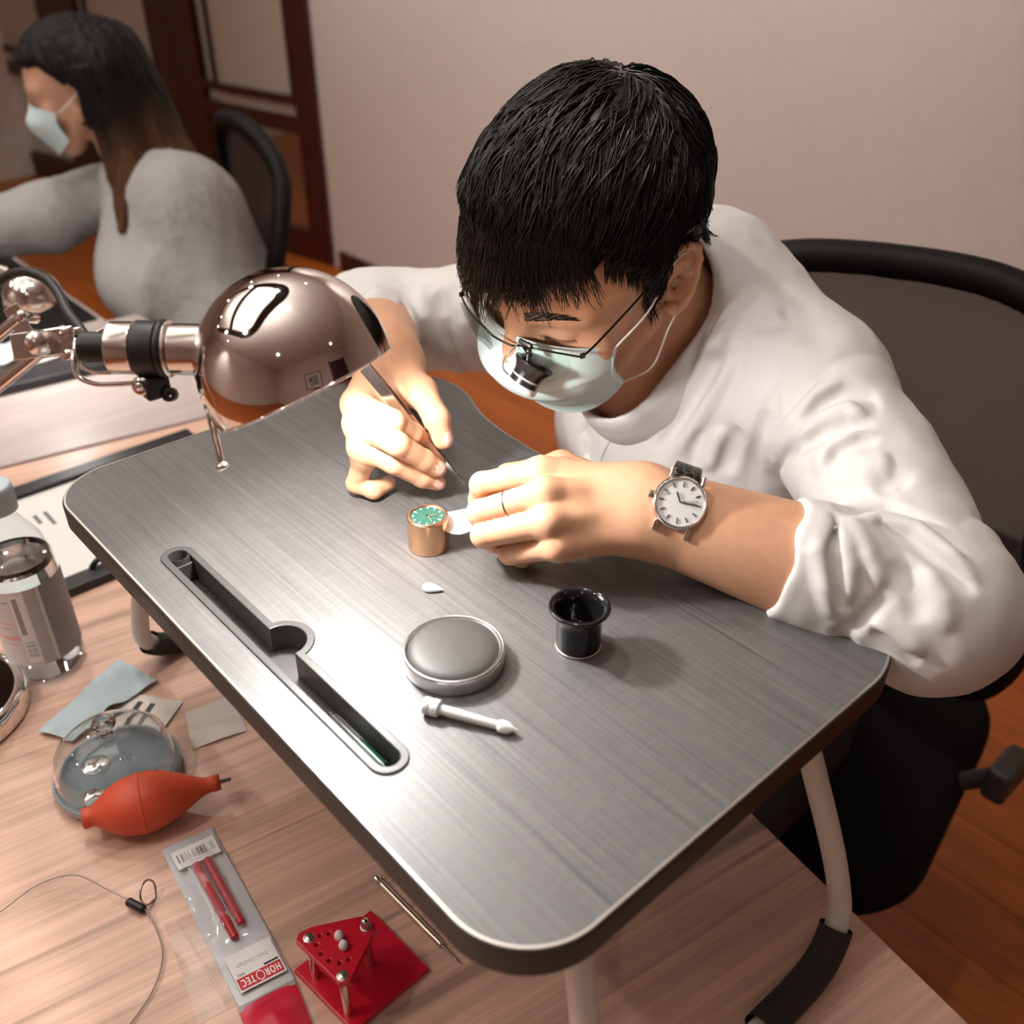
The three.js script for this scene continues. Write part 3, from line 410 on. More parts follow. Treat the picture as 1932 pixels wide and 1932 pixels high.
{
  const bb = (pts, m) => { const b = new THREE.Box3().setFromPoints(pts.map(p => V(...p))).expandByScalar(m); return [b.min.toArray(), b.max.toArray()]; };
  const hb = bb([headA(0, 0.1, 0), headA(0, -0.1, 0.06), headA(0, 0.02, -0.08), neckB, headA(0.05, 0, 0), headA(-0.05, 0, 0)], 0.07);
  const gh = paint(nets(skinHead, ...hb, 0.0024), faceTone);
  const hand = (f, H, w, e) => paint(nets(f, ...bb([...Object.values(H).flat(), w, e], 0.048), 0.0017), skinTone(f));
  const gl = hand(handL, HAND_L, BODY.wl, BODY.el), gr = hand(handR, HAND_R, BODY.wr, BODY.er);
  const trunk = (x, y, z) => { let d = cone(x, y, z, BODY.chest, BODY.belly, 0.085, 0.08); d = smin(d, cone(x, y, z, BODY.belly, BODY.pelvis, 0.08, 0.09), 0.05); for (const [s, e] of [[BODY.sl, BODY.el], [BODY.sr, BODY.er]]) { d = smin(d, cone(x, y, z, s, e, 0.038, 0.034), 0.03); d = smin(d, cone(x, y, z, [-0.06, 1.04, -0.36], s, 0.05, 0.036), 0.04); }
    for (const k of [-1, 1]) { d = smin(d, cone(x, y, z, [-0.035 + k * 0.08, 0.54, -0.5], [-0.03 + k * 0.14, 0.53, -0.08], 0.07, 0.05), 0.04); d = smin(d, cone(x, y, z, [-0.03 + k * 0.14, 0.53, -0.08], [-0.03 + k * 0.15, 0.1, -0.12], 0.046, 0.032), 0.02); } return d; };
  const gt = paint(nets(trunk, [-0.5, 0.03, -0.62], [0.4, 1.13, 0.0], 0.012), skinTone(null));
  const g = mergeGeometries([gh, gl, gr, gt]); manL(g);
  const b = obj('body', g, skinMat, man); b.userData.label = 'tan skin of face, neck, forearms and hands';
}

// ---------------------------------------------------------------- shirt and trousers
const FOLDS = [];
const fold = (h, w, ...P) => { w *= 0.82; const b = [9, 9, 9, -9, -9, -9]; for (const q of P) for (let i = 0; i < 3; i++) { b[i] = Math.min(b[i], q[i] - w * 2.7); b[i + 3] = Math.max(b[i + 3], q[i] + w * 2.7); } FOLDS.push({ h, w, P, box: b }); };
// sleeve creases below the left shoulder, rolled sleeve at the elbow, chest and right sleeve: valleys are negative
fold(-0.0012, 0.009, [0.0871, 1.037, -0.2709], [0.1049, 1.073, -0.2669], [0.1145, 1.093, -0.2758], [0.1267, 1.102, -0.2852]);
fold(-0.006, 0.0075, [0.1287, 1.074, -0.258], [0.1353, 1.092, -0.272], [0.145, 1.101, -0.2846], [0.1617, 1.102, -0.2905], [0.1776, 1.1, -0.2778]);
fold(-0.006, 0.008, [0.0937, 0.9932, -0.2956], [0.1338, 1.061, -0.248], [0.1582, 1.083, -0.2498], [0.1756, 1.093, -0.2588], [0.1914, 1.094, -0.2591]);
fold(-0.005, 0.0085, [0.175, 1.065, -0.2267], [0.1748, 1.08, -0.2393], [0.1854, 1.089, -0.2488], [0.1978, 1.089, -0.2499]);
fold(-0.0035, 0.0095, [0.0381, 1.117, -0.3038], [0.0624, 1.128, -0.3165], [0.0609, 1.136, -0.3343]);
fold(0.005, 0.0085, [0.1012, 1.031, -0.2677], [0.1197, 1.075, -0.2633], [0.1268, 1.095, -0.2766], [0.1399, 1.107, -0.2977]);
fold(0.0055, 0.008, [0.1316, 1.048, -0.2461], [0.141, 1.083, -0.2587], [0.1584, 1.097, -0.2714], [0.1789, 1.097, -0.2676]);
fold(0.0045, 0.009, [0.1625, 1.054, -0.2276], [0.1654, 1.075, -0.2383], [0.1792, 1.091, -0.2544], [0.1934, 1.092, -0.2562]);
fold(0.004, 0.011, [0.2017, 1.064, -0.2131], [0.2038, 1.08, -0.2325], [0.217, 1.085, -0.2442]);
fold(-0.003, 0.009, [0.2211, 1.073, -0.2131], [0.2271, 1.08, -0.2285], [0.2387, 1.081, -0.2296]);
fold(-0.006, 0.0055, [0.212, 1.079, -0.1706], [0.2263, 1.079, -0.1737], [0.2367, 1.075, -0.2032], [0.2763, 1.077, -0.1992], [0.3068, 1.069, -0.1849]);
fold(0.005, 0.007, [0.2331, 1.079, -0.1575], [0.2426, 1.077, -0.1821], [0.266, 1.077, -0.1891], [0.2964, 1.072, -0.1831], [0.319, 1.061, -0.1792]);
fold(-0.0055, 0.0055, [0.2423, 1.077, -0.1703], [0.2672, 1.075, -0.1768], [0.2943, 1.069, -0.1751], [0.3202, 1.057, -0.1749]);
fold(0.0055, 0.006, [0.2284, 1.08, -0.1635], [0.2571, 1.068, -0.148], [0.2753, 1.053, -0.1435]);
fold(-0.005, 0.005, [0.2782, 1.052, -0.1441], [0.2725, 1.038, -0.1334], [0.2664, 1.023, -0.1282], [0.2574, 1.02, -0.1238]);
fold(-0.006, 0.0055, [0.2579, 1.022, -0.1239], [0.2651, 1.004, -0.1318], [0.2676, 0.9779, -0.1489]);
fold(0.005, 0.006, [0.2726, 1.035, -0.1326], [0.2917, 1.025, -0.1385], [0.3103, 1.017, -0.1452]);
fold(-0.005, 0.005, [0.275, 1.029, -0.1326], [0.2932, 1.019, -0.1383], [0.3102, 1.01, -0.1452]);
fold(0.006, 0.0065, [0.2166, 1.081, -0.157], [0.2321, 1.068, -0.1277], [0.2461, 1.049, -0.1215], [0.2562, 1.025, -0.1228]);
fold(-0.005, 0.005, [0.2215, 1.081, -0.1592], [0.2378, 1.069, -0.133], [0.2502, 1.051, -0.1255], [0.2583, 1.032, -0.1241]);
fold(0.004, 0.006, [0.2348, 1.077, -0.1491], [0.2521, 1.062, -0.1359], [0.2601, 1.037, -0.1261]);
fold(-0.003, 0.008, [0.2667, 1.068, -0.1575], [0.2874, 1.056, -0.1525], [0.3024, 1.038, -0.1467]);
fold(0.003, 0.008, [0.2837, 1.068, -0.1673], [0.3057, 1.055, -0.1599], [0.3176, 1.035, -0.1535]);
fold(-0.0024, 0.009, [0.0917, 1.097, -0.2818], [0.0906, 1.068, -0.2692], [0.0749, 1.013, -0.2818], [0.0734, 0.9728, -0.2888]);
fold(-0.0045, 0.009, [0.019, 1.106, -0.2962], [0.0195, 1.081, -0.2856], [0.0053, 1.031, -0.2682], [-0.0112, 0.9877, -0.2509]);
fold(0.0035, 0.009, [0.0343, 1.103, -0.2939], [0.0335, 1.081, -0.2846], [0.0184, 1.03, -0.2717], [0.0035, 0.9892, -0.2546]);
fold(-0.004, 0.008, [0.0608, 1.042, -0.2762], [0.0539, 1.012, -0.2791], [0.0527, 0.9867, -0.2757]);
fold(0.0035, 0.008, [0.0401, 1.034, -0.2776], [0.0386, 1.008, -0.2729], [0.0396, 0.9856, -0.268]);
fold(-0.003, 0.007, [0.0258, 1.03, -0.2738], [0.0238, 1.005, -0.2654], [0.0241, 0.9845, -0.2607]);
fold(-0.003, 0.008, [-0.0962, 0.9896, -0.2517], [-0.1038, 0.9571, -0.2499]);
fold(-0.005, 0.009, [-0.257, 1.076, -0.2495], [-0.2486, 1.057, -0.2419], [-0.2427, 1.023, -0.2434], [-0.2439, 1.005, -0.2517]);
fold(0.004, 0.009, [-0.2769, 1.081, -0.2446], [-0.2602, 1.051, -0.232], [-0.259, 1.007, -0.2383]);
fold(-0.0045, 0.008, [-0.3014, 1.08, -0.2322], [-0.2822, 1.053, -0.2192], [-0.2735, 1.005, -0.2281]);
fold(0.004, 0.008, [-0.3247, 1.081, -0.2254], [-0.296, 1.053, -0.2052], [-0.2904, 1.003, -0.2159]);
fold(-0.004, 0.008, [-0.3317, 1.077, -0.2093], [-0.2624, 1.076, -0.1577], [-0.2556, 1.043, -0.1602]);
const seg3 = (x, y, z, P) => { let m = 9, s = 0; for (let i = 0; i + 1 < P.length; i++) { const d = cone(x, y, z, P[i], P[i + 1], 0, 0); if (d < m) { m = d; s = (i + clamp(armAxis(x, y, z, P[i], P[i + 1]), 0, 1)) / (P.length - 1); } } seg3.s = s; return m; };
const armAxis = (x, y, z, a, b) => { const dx = b[0] - a[0], dy = b[1] - a[1], dz = b[2] - a[2], L = dx * dx + dy * dy + dz * dz; return ((x - a[0]) * dx + (y - a[1]) * dy + (z - a[2]) * dz) / L; };
const CUFF_L = [0.206, 1.0345, -0.1505], CUFF_N = [-0.798, 0.222, 0.560];      // rolled cuff end on the left forearm and the way it faces
function shirtBase(x, y, z) {
  const B = BODY;
  let d = ell(x, y, z, [-0.055, 0.965, -0.375], [0.165, 0.17, 0.118]);
  d = smin(d, cone(x, y, z, [-0.085, 0.95, -0.38], B.belly, 0.11, 0.115), 0.06); d = smin(d, cone(x, y, z, [-0.02, 0.95, -0.38], B.belly, 0.11, 0.115), 0.06);
  d = smin(d, cone(x, y, z, B.belly, B.pelvis, 0.125, 0.13), 0.06);
  d = smin(d, cone(x, y, z, B.c7, B.sl, 0.058, 0.06), 0.05); d = smin(d, cone(x, y, z, B.c7, B.sr, 0.058, 0.06), 0.05);
  const ml = [0.182, 1.038, -0.285];
  d = smin(d, cone(x, y, z, B.sl, ml, 0.060, 0.056), 0.035); d = smin(d, cone(x, y, z, ml, B.el, 0.056, 0.058), 0.02);
  d = smin(d, cone(x, y, z, B.sr, B.er, 0.062, 0.056), 0.035);
  d = smin(d, cone(x, y, z, B.el, CUFF_L, 0.057, 0.048), 0.02);
  d = smin(d, cone(x, y, z, B.er, [-0.30, 1.05, -0.145], 0.056, 0.047), 0.02);
  return d;
}
function shirtField(x, y, z) {
  let d = shirtBase(x, y, z);
  if (d > 0.03) return d - 0.006;
  const B = BODY;
  d += 0.0022 * noise(x * 26, y * 22, z * 26) + 0.0011 * noise(x * 60 + 3, y * 50, z * 60);
  { const wr = (a, b, len, fade) => { const s = armAxis(x, y, z, a, b); if (s > -0.1 && s < 1.15) { const q = Math.abs(noise(s * len + 1.6 * noise(x * 11, y * 11, z * 11), x * 7 + 3, z * 7)); d += fade * 0.0042 * (0.42 - q) * sstep(-0.1, 0.12, s) * sstep(1.15, 1.0, s); } }; if (x > 0.05) wr(B.sl, B.el, 9, sstep(0.06, 0.13, x)); else if (x < -0.18) wr(B.sr, B.er, 8, sstep(-0.19, -0.26, x)); }
  for (const f of FOLDS) { const b = f.box; if (x < b[0] || x > b[3] || y < b[1] || y > b[4] || z < b[2] || z > b[5]) continue; const q = seg3(x, y, z, f.P); if (q < f.w * 2.6) d -= 2.1 * f.h * sstep(-0.02, 0.3, seg3.s) * sstep(1.02, 0.7, seg3.s) * Math.exp(-q * q / (f.w * f.w)); }
  d = smax(d, -(neckD(x, y, z) - 0.0085), 0.003);
  const e = (x - CUFF_L[0]) * CUFF_N[0] + (y - CUFF_L[1]) * CUFF_N[1] + (z - CUFF_L[2]) * CUFF_N[2];
  if (e > -0.05 && e < 0.09 && x > 0.12 && cone(x, y, z, B.wl, B.el, 0.03, 0.045) < 0.035) { const tw = 0.006 * noise(x * 40, y * 40, z * 40) - 0.012; d = smax(d, e + tw, 0.004); if (e > -0.03) d = smax(d, -(cone(x, y, z, B.wl, B.el, 0.026, 0.047)), 0.003); }
  return d;
}

const collarField = (x, y, z) => { const pl = (y + 1.2 * z - 0.757) / 1.562, nk = neckD(x, y, z); let c = Math.abs(nk - 0.0108 - 0.12 * Math.max(0, -pl - 0.018) - 0.0012 * noise(x * 40, y * 40, z * 40)) - 0.0021; c = smax(c, pl, 0.003); return Math.max(c, -pl - 0.048); };
{
  const linen = tex(512, 512, (u, v, i, j) => { const k = 1 + 0.03 * (hash3(i >> 1, j, 5) - 0.5) + 0.03 * (hash3(i, j >> 1, 8) - 0.5); return [240 * k, 232 * k, 226 * k]; });
  const cotton = std(rgb(0.67, 0.645, 0.63), 0.6, { sheen: 0.2 });
  const g = nets(shirtField, [-0.49, 0.5, -0.66], [0.39, 1.2, -0.06], 0.0034);
  manL(g); const s = obj('shirt', g, cotton, man); s.userData.label = 'white collarless cotton shirt with rolled sleeves';
    obj('collar', manL(nets(collarField, [-0.2, 0.96, -0.46], [0.07, 1.2, -0.15], 0.0022)), cotton, s);
  // strips of cloth laid on the shirt: placket, seams, yoke
  const settle = (p, off) => { for (let k = 0; k < 4; k++) { const e = 0.002, f = shirtField, g = V(f(p.x + e, p.y, p.z) - f(p.x - e, p.y, p.z), f(p.x, p.y + e, p.z) - f(p.x, p.y - e, p.z), f(p.x, p.y, p.z + e) - f(p.x, p.y, p.z - e)).normalize(); p.addScaledVector(g, clamp(off - f(p.x, p.y, p.z), -0.02, 0.02)); } return p; };
  const strip = (name, pts, w, off, nu = 40) => { const c = curve(pts), G = sheet((u, v) => { const p = c.getPoint(u), t = c.getTangent(u); const e = 0.004, f = shirtBase, n = V(f(p.x + e, p.y, p.z) - f(p.x - e, p.y, p.z), f(p.x, p.y + e, p.z) - f(p.x, p.y - e, p.z), f(p.x, p.y, p.z + e) - f(p.x, p.y, p.z - e)).normalize(); return settle(p.addScaledVector(t.cross(n).normalize(), (v - 0.5) * w), off); }, nu, 6, 0.0012); return obj(name, manL(G), cotton, s); };
  strip('placket', [[-0.0625, 1.022, -0.258], [-0.0800, 0.985, -0.2475], [-0.093, 0.945, -0.243], [-0.1, 0.88, -0.26]], 0.034, 0.0007);
  for (const q of [[-0.0685, 1.004, -0.2515], [-0.0905, 0.955, -0.244]]) { const p = settle(V(...q), 0.0018); obj('button', manL(latheAlong([[0.0001, 0.0012], [0.002, 0.001], [0.0045, 0.0014], [0.005, 0.0006], [0.0045, 0], [0.0001, 0]], p.toArray(), [0.1, 0.35, 0.93], 24)), std(rgb(0.78, 0.75, 0.68), 0.25), s); }
  const black = std(rgb(0.012, 0.011, 0.012), 0.8);
  const trou = (x, y, z) => { let d = cone(x, y, z, BODY.pelvis, [-0.035, 0.6, -0.49], 0.14, 0.13); for (const k of [-1, 1]) { d = smin(d, cone(x, y, z, [-0.035 + k * 0.085, 0.545, -0.48], [-0.03 + k * 0.145, 0.535, -0.07], 0.09, 0.068), 0.04); d = smin(d, cone(x, y, z, [-0.03 + k * 0.145, 0.535, -0.07], [-0.03 + k * 0.155, 0.09, -0.12], 0.066, 0.052), 0.03); } return d + 0.003 * noise(x * 20, y * 20, z * 20); };
  obj('trousers', manL(nets(trou, [-0.34, 0.04, -0.68], [0.3, 0.76, 0.03], 0.011)), black, man);
  for (const k of [-1, 1]) obj('shoe', manL(rbox(0.09, 0.08, 0.26, 0.035, [-0.03 + k * 0.155, 0.042, -0.07], [0, 0, 0], 5)), std(rgb(0.02, 0.018, 0.017), 0.4), man);
}

// ---------------------------------------------------------------- hair, mask, glasses
function strandMesh(paths, r0, r1) {               // many thin three-sided tapering strands in one geometry
  const P = [], N = [], I = []; let o = 0;
  for (const S of paths) { const n = S.length; for (let i = 0; i < n; i++) {
      const t = S[Math.min(i + 1, n - 1)].clone().sub(S[Math.max(i - 1, 0)]).normalize(), a = Math.abs(t.y) < 0.9 ? V(0, 1, 0) : V(1, 0, 0), b = a.cross(t).normalize(), c = t.clone().cross(b), R = lerp(r0, r1, Math.pow(i / (n - 1), 1.5)) * (S.w || 1);
      for (let k = 0; k < 3; k++) { const an = k * 2.0944, nx = b.clone().multiplyScalar(Math.cos(an)).addScaledVector(c, Math.sin(an)); P.push(S[i].x + nx.x * R, S[i].y + nx.y * R, S[i].z + nx.z * R); N.push(nx.x, nx.y, nx.z); }
      if (i) for (let k = 0; k < 3; k++) { const q = (k + 1) % 3, A = o + (i - 1) * 3; I.push(A + k, A + q, A + 3 + q, A + k, A + 3 + q, A + 3 + k); } }
    o += n * 3; }
  const g = new THREE.BufferGeometry(); g.setAttribute('position', new THREE.Float32BufferAttribute(P, 3)); g.setAttribute('normal', new THREE.Float32BufferAttribute(N, 3)); g.setIndex(I); return g;
}
const hairMat = std(rgb(0.0105, 0.0085, 0.0075), 0.36, { specularIntensity: 0.9 });
{
  const line = [[0, 0.086], [0.5, 0.084], [0.85, 0.074], [1.05, 0.058], [1.25, 0.03], [1.36, -0.016], [1.48, -0.012], [1.55, 0.036], [1.85, 0.038], [2.05, 0.012], [2.4, -0.02], [3.2, -0.032]];
  const hairline = (x, z) => { const a = Math.atan2(Math.abs(x), z); for (let i = 1; i < line.length; i++) if (a <= line[i][0]) return lerp(line[i - 1][1], line[i][1], (a - line[i - 1][0]) / (line[i][0] - line[i - 1][0])); return -0.05; };
  const grad = (p, e = 0.0015) => V(face(p.x + e, p.y, p.z) - face(p.x - e, p.y, p.z), face(p.x, p.y + e, p.z) - face(p.x, p.y - e, p.z), face(p.x, p.y, p.z + e) - face(p.x, p.y, p.z - e)).normalize();
  const thick = (x, y, z) => { const m = y - hairline(x, z), top = sstep(0.03, 0.1, y), base = lerp(0.0065, 0.0125, top) + (x < 0 ? 0.004 * sstep(0, -0.05, x) : 0); return m < -0.006 ? -0.003 : lerp(-0.003, base, sstep(-0.006, 0.022, m)) + 0.0012 * noise(x * 90, y * 90, z * 90); };
  const capF = (x, y, z) => { const [a, b, c] = toHead(x, y, z); return face(a, b, c) - thick(a, b, c); };
  const bbx = new THREE.Box3().setFromPoints([headW(0, 0.1, 0), headW(0, -0.02, -0.07), headW(0.05, 0.05, 0), headW(-0.05, 0.05, 0), headW(0, 0.06, 0.07)]).expandByScalar(0.075);
  const cap = nets(capF, bbx.min.toArray(), bbx.max.toArray(), 0.0032);
  const K = V(-0.004, 0.128, -0.062), paths = [];
  const guide = () => {
    for (;;) { const u = rr(-1, 1), f = rr(0, Math.PI * 2), s = Math.sqrt(1 - u * u); let p = V(s * Math.cos(f) * 0.08, 0.054 + u * 0.088, -0.012 + s * Math.sin(f) * 0.1); const m = p.y - hairline(p.x, p.z); if (m < 0.002) continue;
      const side = 1 - sstep(0.03, 0.085, p.y), front = sstep(0.0, 0.08, p.z); let L = lerp(0.062, 0.026, side) + 0.012 * front; if (p.z < -0.06 && p.y < 0.05) L = 0.024; L *= rr(0.75, 1.15);
      const n = 8, S = [], tw = rr(-0.35, 0.35); let dir = null;
      for (let i = 0; i < n; i++) {
        if (i > 2 && Math.abs(p.x) > 0.043 && p.y < hairline(p.x, p.z) + 0.004) break;
        for (let q = 0; q < 2; q++) { const d = face(p.x, p.y, p.z), off = Math.max(0.003, thick(p.x, Math.max(p.y, hairline(p.x, p.z) + 0.01), p.z)) * lerp(0.75, 1.12, Math.min(1, i / 2)) + 0.004 * Math.pow(i / n, 2) * (1 + front); p.addScaledVector(grad(p), -(d - off)); }
        S.push(p.clone()); const g = grad(p); let away = p.clone().sub(K); away.x -= 0.035 * front * (0.6 + 0.4 * Math.sign(away.x)); away.y -= 0.05 * front + 0.04 * side; away.z += 0.05 * (1 - side) * sstep(-0.07, 0.0, p.z); away.addScaledVector(g, -away.dot(g)).normalize(); const sidev = g.clone().cross(away); away.addScaledVector(sidev, tw + 0.35 * noise(p.x * 30, p.y * 30, p.z * 30)).normalize(); dir = dir ? dir.lerp(away, 0.6).normalize() : away; p.addScaledVector(dir, L / n); }
      return S; }
  };
  for (let gI = 0; gI < 1500; gI++) { const G = guide(); for (let c = 0; c < 6; c++) { const o = V(rr(-1, 1), rr(-1, 1), rr(-1, 1)).multiplyScalar(0.0042), k = rr(0.8, 1), S = G.map((p, i) => headW(...p.clone().addScaledVector(o, 1 - 0.75 * i / (G.length - 1)).toArray())); S.w = rr(0.7, 1.25); S.length = Math.max(3, Math.round(S.length * k)); paths.push(S); } }
  // loose fringe over the brow
  for (let i = 0; i < 640; i++) { const x = rr(-0.064, 0.062), up2 = rr(0, 0.034) * (1 - Math.pow(x / 0.075, 2)), a = [x, 0.1 + up2 + rr(-0.006, 0.008), 0.075 + 0.02 * (1 - Math.pow(x / 0.07, 2)) - Math.abs(x) * 0.22], len = up2 * 0.8 + (x < -0.005 ? rr(0.05, 0.082) : x < 0.03 ? rr(0.035, 0.062) : rr(0.025, 0.05)), S = []; const sw = rr(-0.018, 0.004) + (x > 0 ? 0.012 : 0);
    let p = V(...a); for (let q = 0; q < 8; q++) { const t = q / 7; const r = V(a[0] + sw * t * t + 0.003 * noise(x * 60, t * 2, 1), a[1] - len * t, a[2]); const d = face(r.x, r.y, r.z), off = 0.0135 + rr(-0.002, 0.002) - 0.003 * t + 0.005 * t * t; r.addScaledVector(grad(r), -(d - off)); r.addScaledVector(grad(r), off - face(r.x, r.y, r.z)); S.push(headW(r.x, r.y, r.z)); } S.w = rr(0.7, 1.3); paths.push(S); }
  // short faded sides and sideburn
  for (let i = 0; i < 2600; i++) { const s = rnd() < 0.7 ? 1 : -1, p = V(s * 0.074, rr(-0.03, 0.075), rr(-0.07, 0.055)); const m = p.y - hairline(p.x, p.z); if (m < -0.004 || p.z < -0.045 || (Math.abs(p.y) < 0.036 && p.z > -0.036 && p.z < 0.004)) continue; p.addScaledVector(grad(p), -face(p.x, p.y, p.z)); const S = [], D = V(0, -0.9, 0.25), L = rr(0.006, 0.013); for (let q = 0; q < 4; q++) { const r = p.clone().addScaledVector(D, L * q / 3); r.addScaledVector(grad(r), 0.001 + 0.0022 * q / 3 - face(r.x, r.y, r.z)); S.push(headW(r.x, r.y, r.z)); } S.w = 0.6; paths.push(S); }
  // eyebrows
  for (const s of [-1, 1]) for (let i = 0; i < 190; i++) { const t = rnd(), x = s * lerp(0.014, 0.052, t), y = 0.0315 + 0.0045 * Math.sin(t * 2.6) + rr(-0.0058, 0.0058) * (1 - 0.65 * t), S = []; let p = V(x, y, 0.08); for (let q = 0; q < 4; q++) { const r = p.clone().add(V(s * 0.0045 * q / 3, 0.0035 * q / 3 * (0.6 - t), 0)); r.z = 0.118; for (let k = 0; k < 60 && face(r.x, r.y, r.z) > 0.0007; k++) r.z -= Math.max(0.0003, face(r.x, r.y, r.z) * 0.8); S.push(headW(r.x, r.y, r.z)); } S.w = 0.36; paths.push(S); }
  const hair = obj('hair', manL(mergeGeometries([cap, strandMesh(paths, 0.00085, 0.0002)])), hairMat, man); hair.userData.label = 'short black hair combed forward over the forehead';
}
{
  // pleated mask
  const zf = v => v < 0.35 ? lerp(0.106, 0.1285, sstep(0, 0.35, v)) : lerp(0.1285, 0.094, sstep(0.35, 1.05, v));
  const mk = (u, v) => { const a = (u * 2 - 1) * 1.3, x = 0.0705 * Math.sin(a) * (1 - 0.06 * Math.abs(v - 0.4)), c = Math.pow(Math.cos(a), 0.85), e = Math.pow(Math.abs(u * 2 - 1), 2.2), y = lerp(lerp(0.011, -0.094, v), lerp(-0.013, -0.064, v), e); const pl = 0.0016 * (((v * 5) % 1) - 0.5) * (v > 0.12 && v < 0.9 ? 1 : 0) * (1 - e * 0.5); return headW(x, y, 0.033 + (zf(v) - 0.033) * c + pl); };
  const mask = thing('face_mask', 'pale blue pleated surgical mask on the man in the white shirt', 'face mask', headA(0, -0.04, 0.08));
  const o = mask.position, loc = p => p.clone().sub(o), cloth = std(rgb(0.70, 0.82, 0.83), 0.75);
  obj('mask_cloth', sheet((u, v) => loc(mk(u, v)), 48, 40, 0.0012), cloth, mask);
  obj('nose_band', sheet((u, v) => loc(mk(0.2 + 0.6 * u, 0.015 + v * 0.075).addScaledVector(HZ, 0.0011)), 40, 4, 0.0006), std(rgb(0.76, 0.86, 0.86), 0.6), mask);
  for (const s of [0, 1]) { const X = s ? 1 : -1, a = mk(s ? 0.985 : 0.015, 0.08), b = mk(s ? 0.985 : 0.015, 0.93), cord = std(rgb(0.82, 0.8, 0.78), 0.7);
    obj('ear_loop', tube([a, headW(X * 0.079, 0.006, 0.026), headW(X * 0.0815, 0.026, 0.004), headW(X * 0.083, 0.034, -0.012), headW(X * 0.081, 0.024, -0.032)].map(loc), 0.0009, 40, 8), cord, mask);
    obj('ear_loop', tube([b, headW(X * 0.078, -0.06, 0.03), headW(X * 0.0795, -0.036, 0.006), headW(X * 0.0795, -0.026, -0.008), headW(X * 0.079, -0.012, -0.026)].map(loc), 0.0009, 40, 8), cord, mask);
    obj('side_fold', tube([mk(s ? 0.985 : 0.015, 0.05), mk(s ? 0.985 : 0.015, 0.5), mk(s ? 0.985 : 0.015, 0.95)].map(loc), 0.0018, 20, 8), cloth, mask); }
}
{
  // wire glasses with a clip-on eyeglass
  const gl = thing('eyeglasses', 'thin black wire glasses worn by the man', 'glasses', headA(0, 0.01, 0.11)), o = gl.position, H = (x, y, z) => headW(x, y, z).sub(o);
  const wire = metal(rgb(0.05, 0.045, 0.042), 0.3), glass = std(rgb(0.93, 0.97, 0.95), 0.02, { transmission: 1, thickness: 0 }), pad = std(rgb(0.8, 0.78, 0.75), 0.3);
  for (const s of [-1, 1]) {
    const top = [[0.011, 0.012, 0.1165], [0.022, 0.0175, 0.1155], [0.038, 0.0178, 0.111], [0.054, 0.0145, 0.103], [0.0645, 0.011, 0.0965]].map(p => H(s * p[0], p[1], p[2]));
    obj('rim', tube(top, 0.0009, 30, 8), wire, gl);
    const lens = new THREE.Shape(); lens.moveTo(-0.022, 0.012); lens.bezierCurveTo(-0.01, 0.016, 0.012, 0.0165, 0.023, 0.011); lens.bezierCurveTo(0.026, -0.004, 0.02, -0.018, 0.0, -0.019); lens.bezierCurveTo(-0.019, -0.018, -0.025, -0.004, -0.022, 0.012);
    const g = new THREE.ExtrudeGeometry(lens, { depth: 0.0016, bevelEnabled: true, bevelThickness: 0.0003, bevelSize: 0.0003, bevelSegments: 1, curveSegments: 16 }); if (s < 0) g.scale(-1, 1, 1).index; const yaw = s * 0.32, m = new THREE.Matrix4().makeBasis(HX.clone().multiplyScalar(Math.cos(yaw)).addScaledVector(HZ, -Math.sin(yaw)), HY, HZ.clone().multiplyScalar(Math.cos(yaw)).addScaledVector(HX, Math.sin(yaw))); g.applyMatrix4(m); const c = H(s * 0.036, 0.0015, 0.1095); g.translate(c.x, c.y, c.z);
    obj('lens', g, glass, gl);
    obj('temple', tube([[0.0645, 0.011, 0.0965], [0.0675, 0.012, 0.092], [0.0735, 0.02, 0.05], [0.0795, 0.031, 0.004], [0.0815, 0.033, -0.014], [0.079, 0.02, -0.034], [0.0765, 0.004, -0.04]].map(p => H(s * p[0], p[1], p[2])), 0.0010, 60, 8), wire, gl);
    obj('hinge', [rbox(0.0028, 0.004, 0.0045, 0.0006, H(s * 0.0662, 0.0112, 0.0945).toArray())], wire, gl);
    obj('nose_pad', ball(0.0042, H(s * 0.009, 0.002, 0.108).toArray(), [0.5, 1, 0.8], 8), pad, gl);
  }
  obj('bridge', tube([[-0.011, 0.012, 0.1165], [0, 0.0145, 0.1185], [0.011, 0.012, 0.1165]].map(p => H(...p)), 0.0009, 16, 8), wire, gl);
  const lp = thing('clip_on_loupe', 'black clip-on watchmaker loupe hanging from the wire glasses', 'loupe', headA(0.03, 0.0, 0.122)), q = lp.position, W = (x, y, z) => headW(x, y, z).sub(q);
  const ax = HZ.clone().multiplyScalar(0.80).addScaledVector(HY, -0.58).addScaledVector(HX, -0.12).normalize(), bk = std(rgb(0.012, 0.011, 0.011), 0.28);
  const a0 = W(0.033, 0.004, 0.116).toArray();
  const body = obj('loupe_body', latheAlong([[0.0115, 0.001], [0.0165, 0.0], [0.017, 0.0015], [0.0145, 0.005], [0.0125, 0.009], [0.012, 0.0185], [0.0125, 0.0195], [0.0115, 0.0195], [0.0108, 0.009], [0.0115, 0.001]], a0, ax.toArray(), 40), bk, lp);
  obj('lens_ring', latheAlong([[0.0118, 0.0188], [0.0136, 0.019], [0.0139, 0.021], [0.0134, 0.0238], [0.0112, 0.024], [0.0105, 0.022], [0.0118, 0.0188]], a0, ax.toArray(), 40), std(rgb(0.75, 0.73, 0.72), 0.3), body);
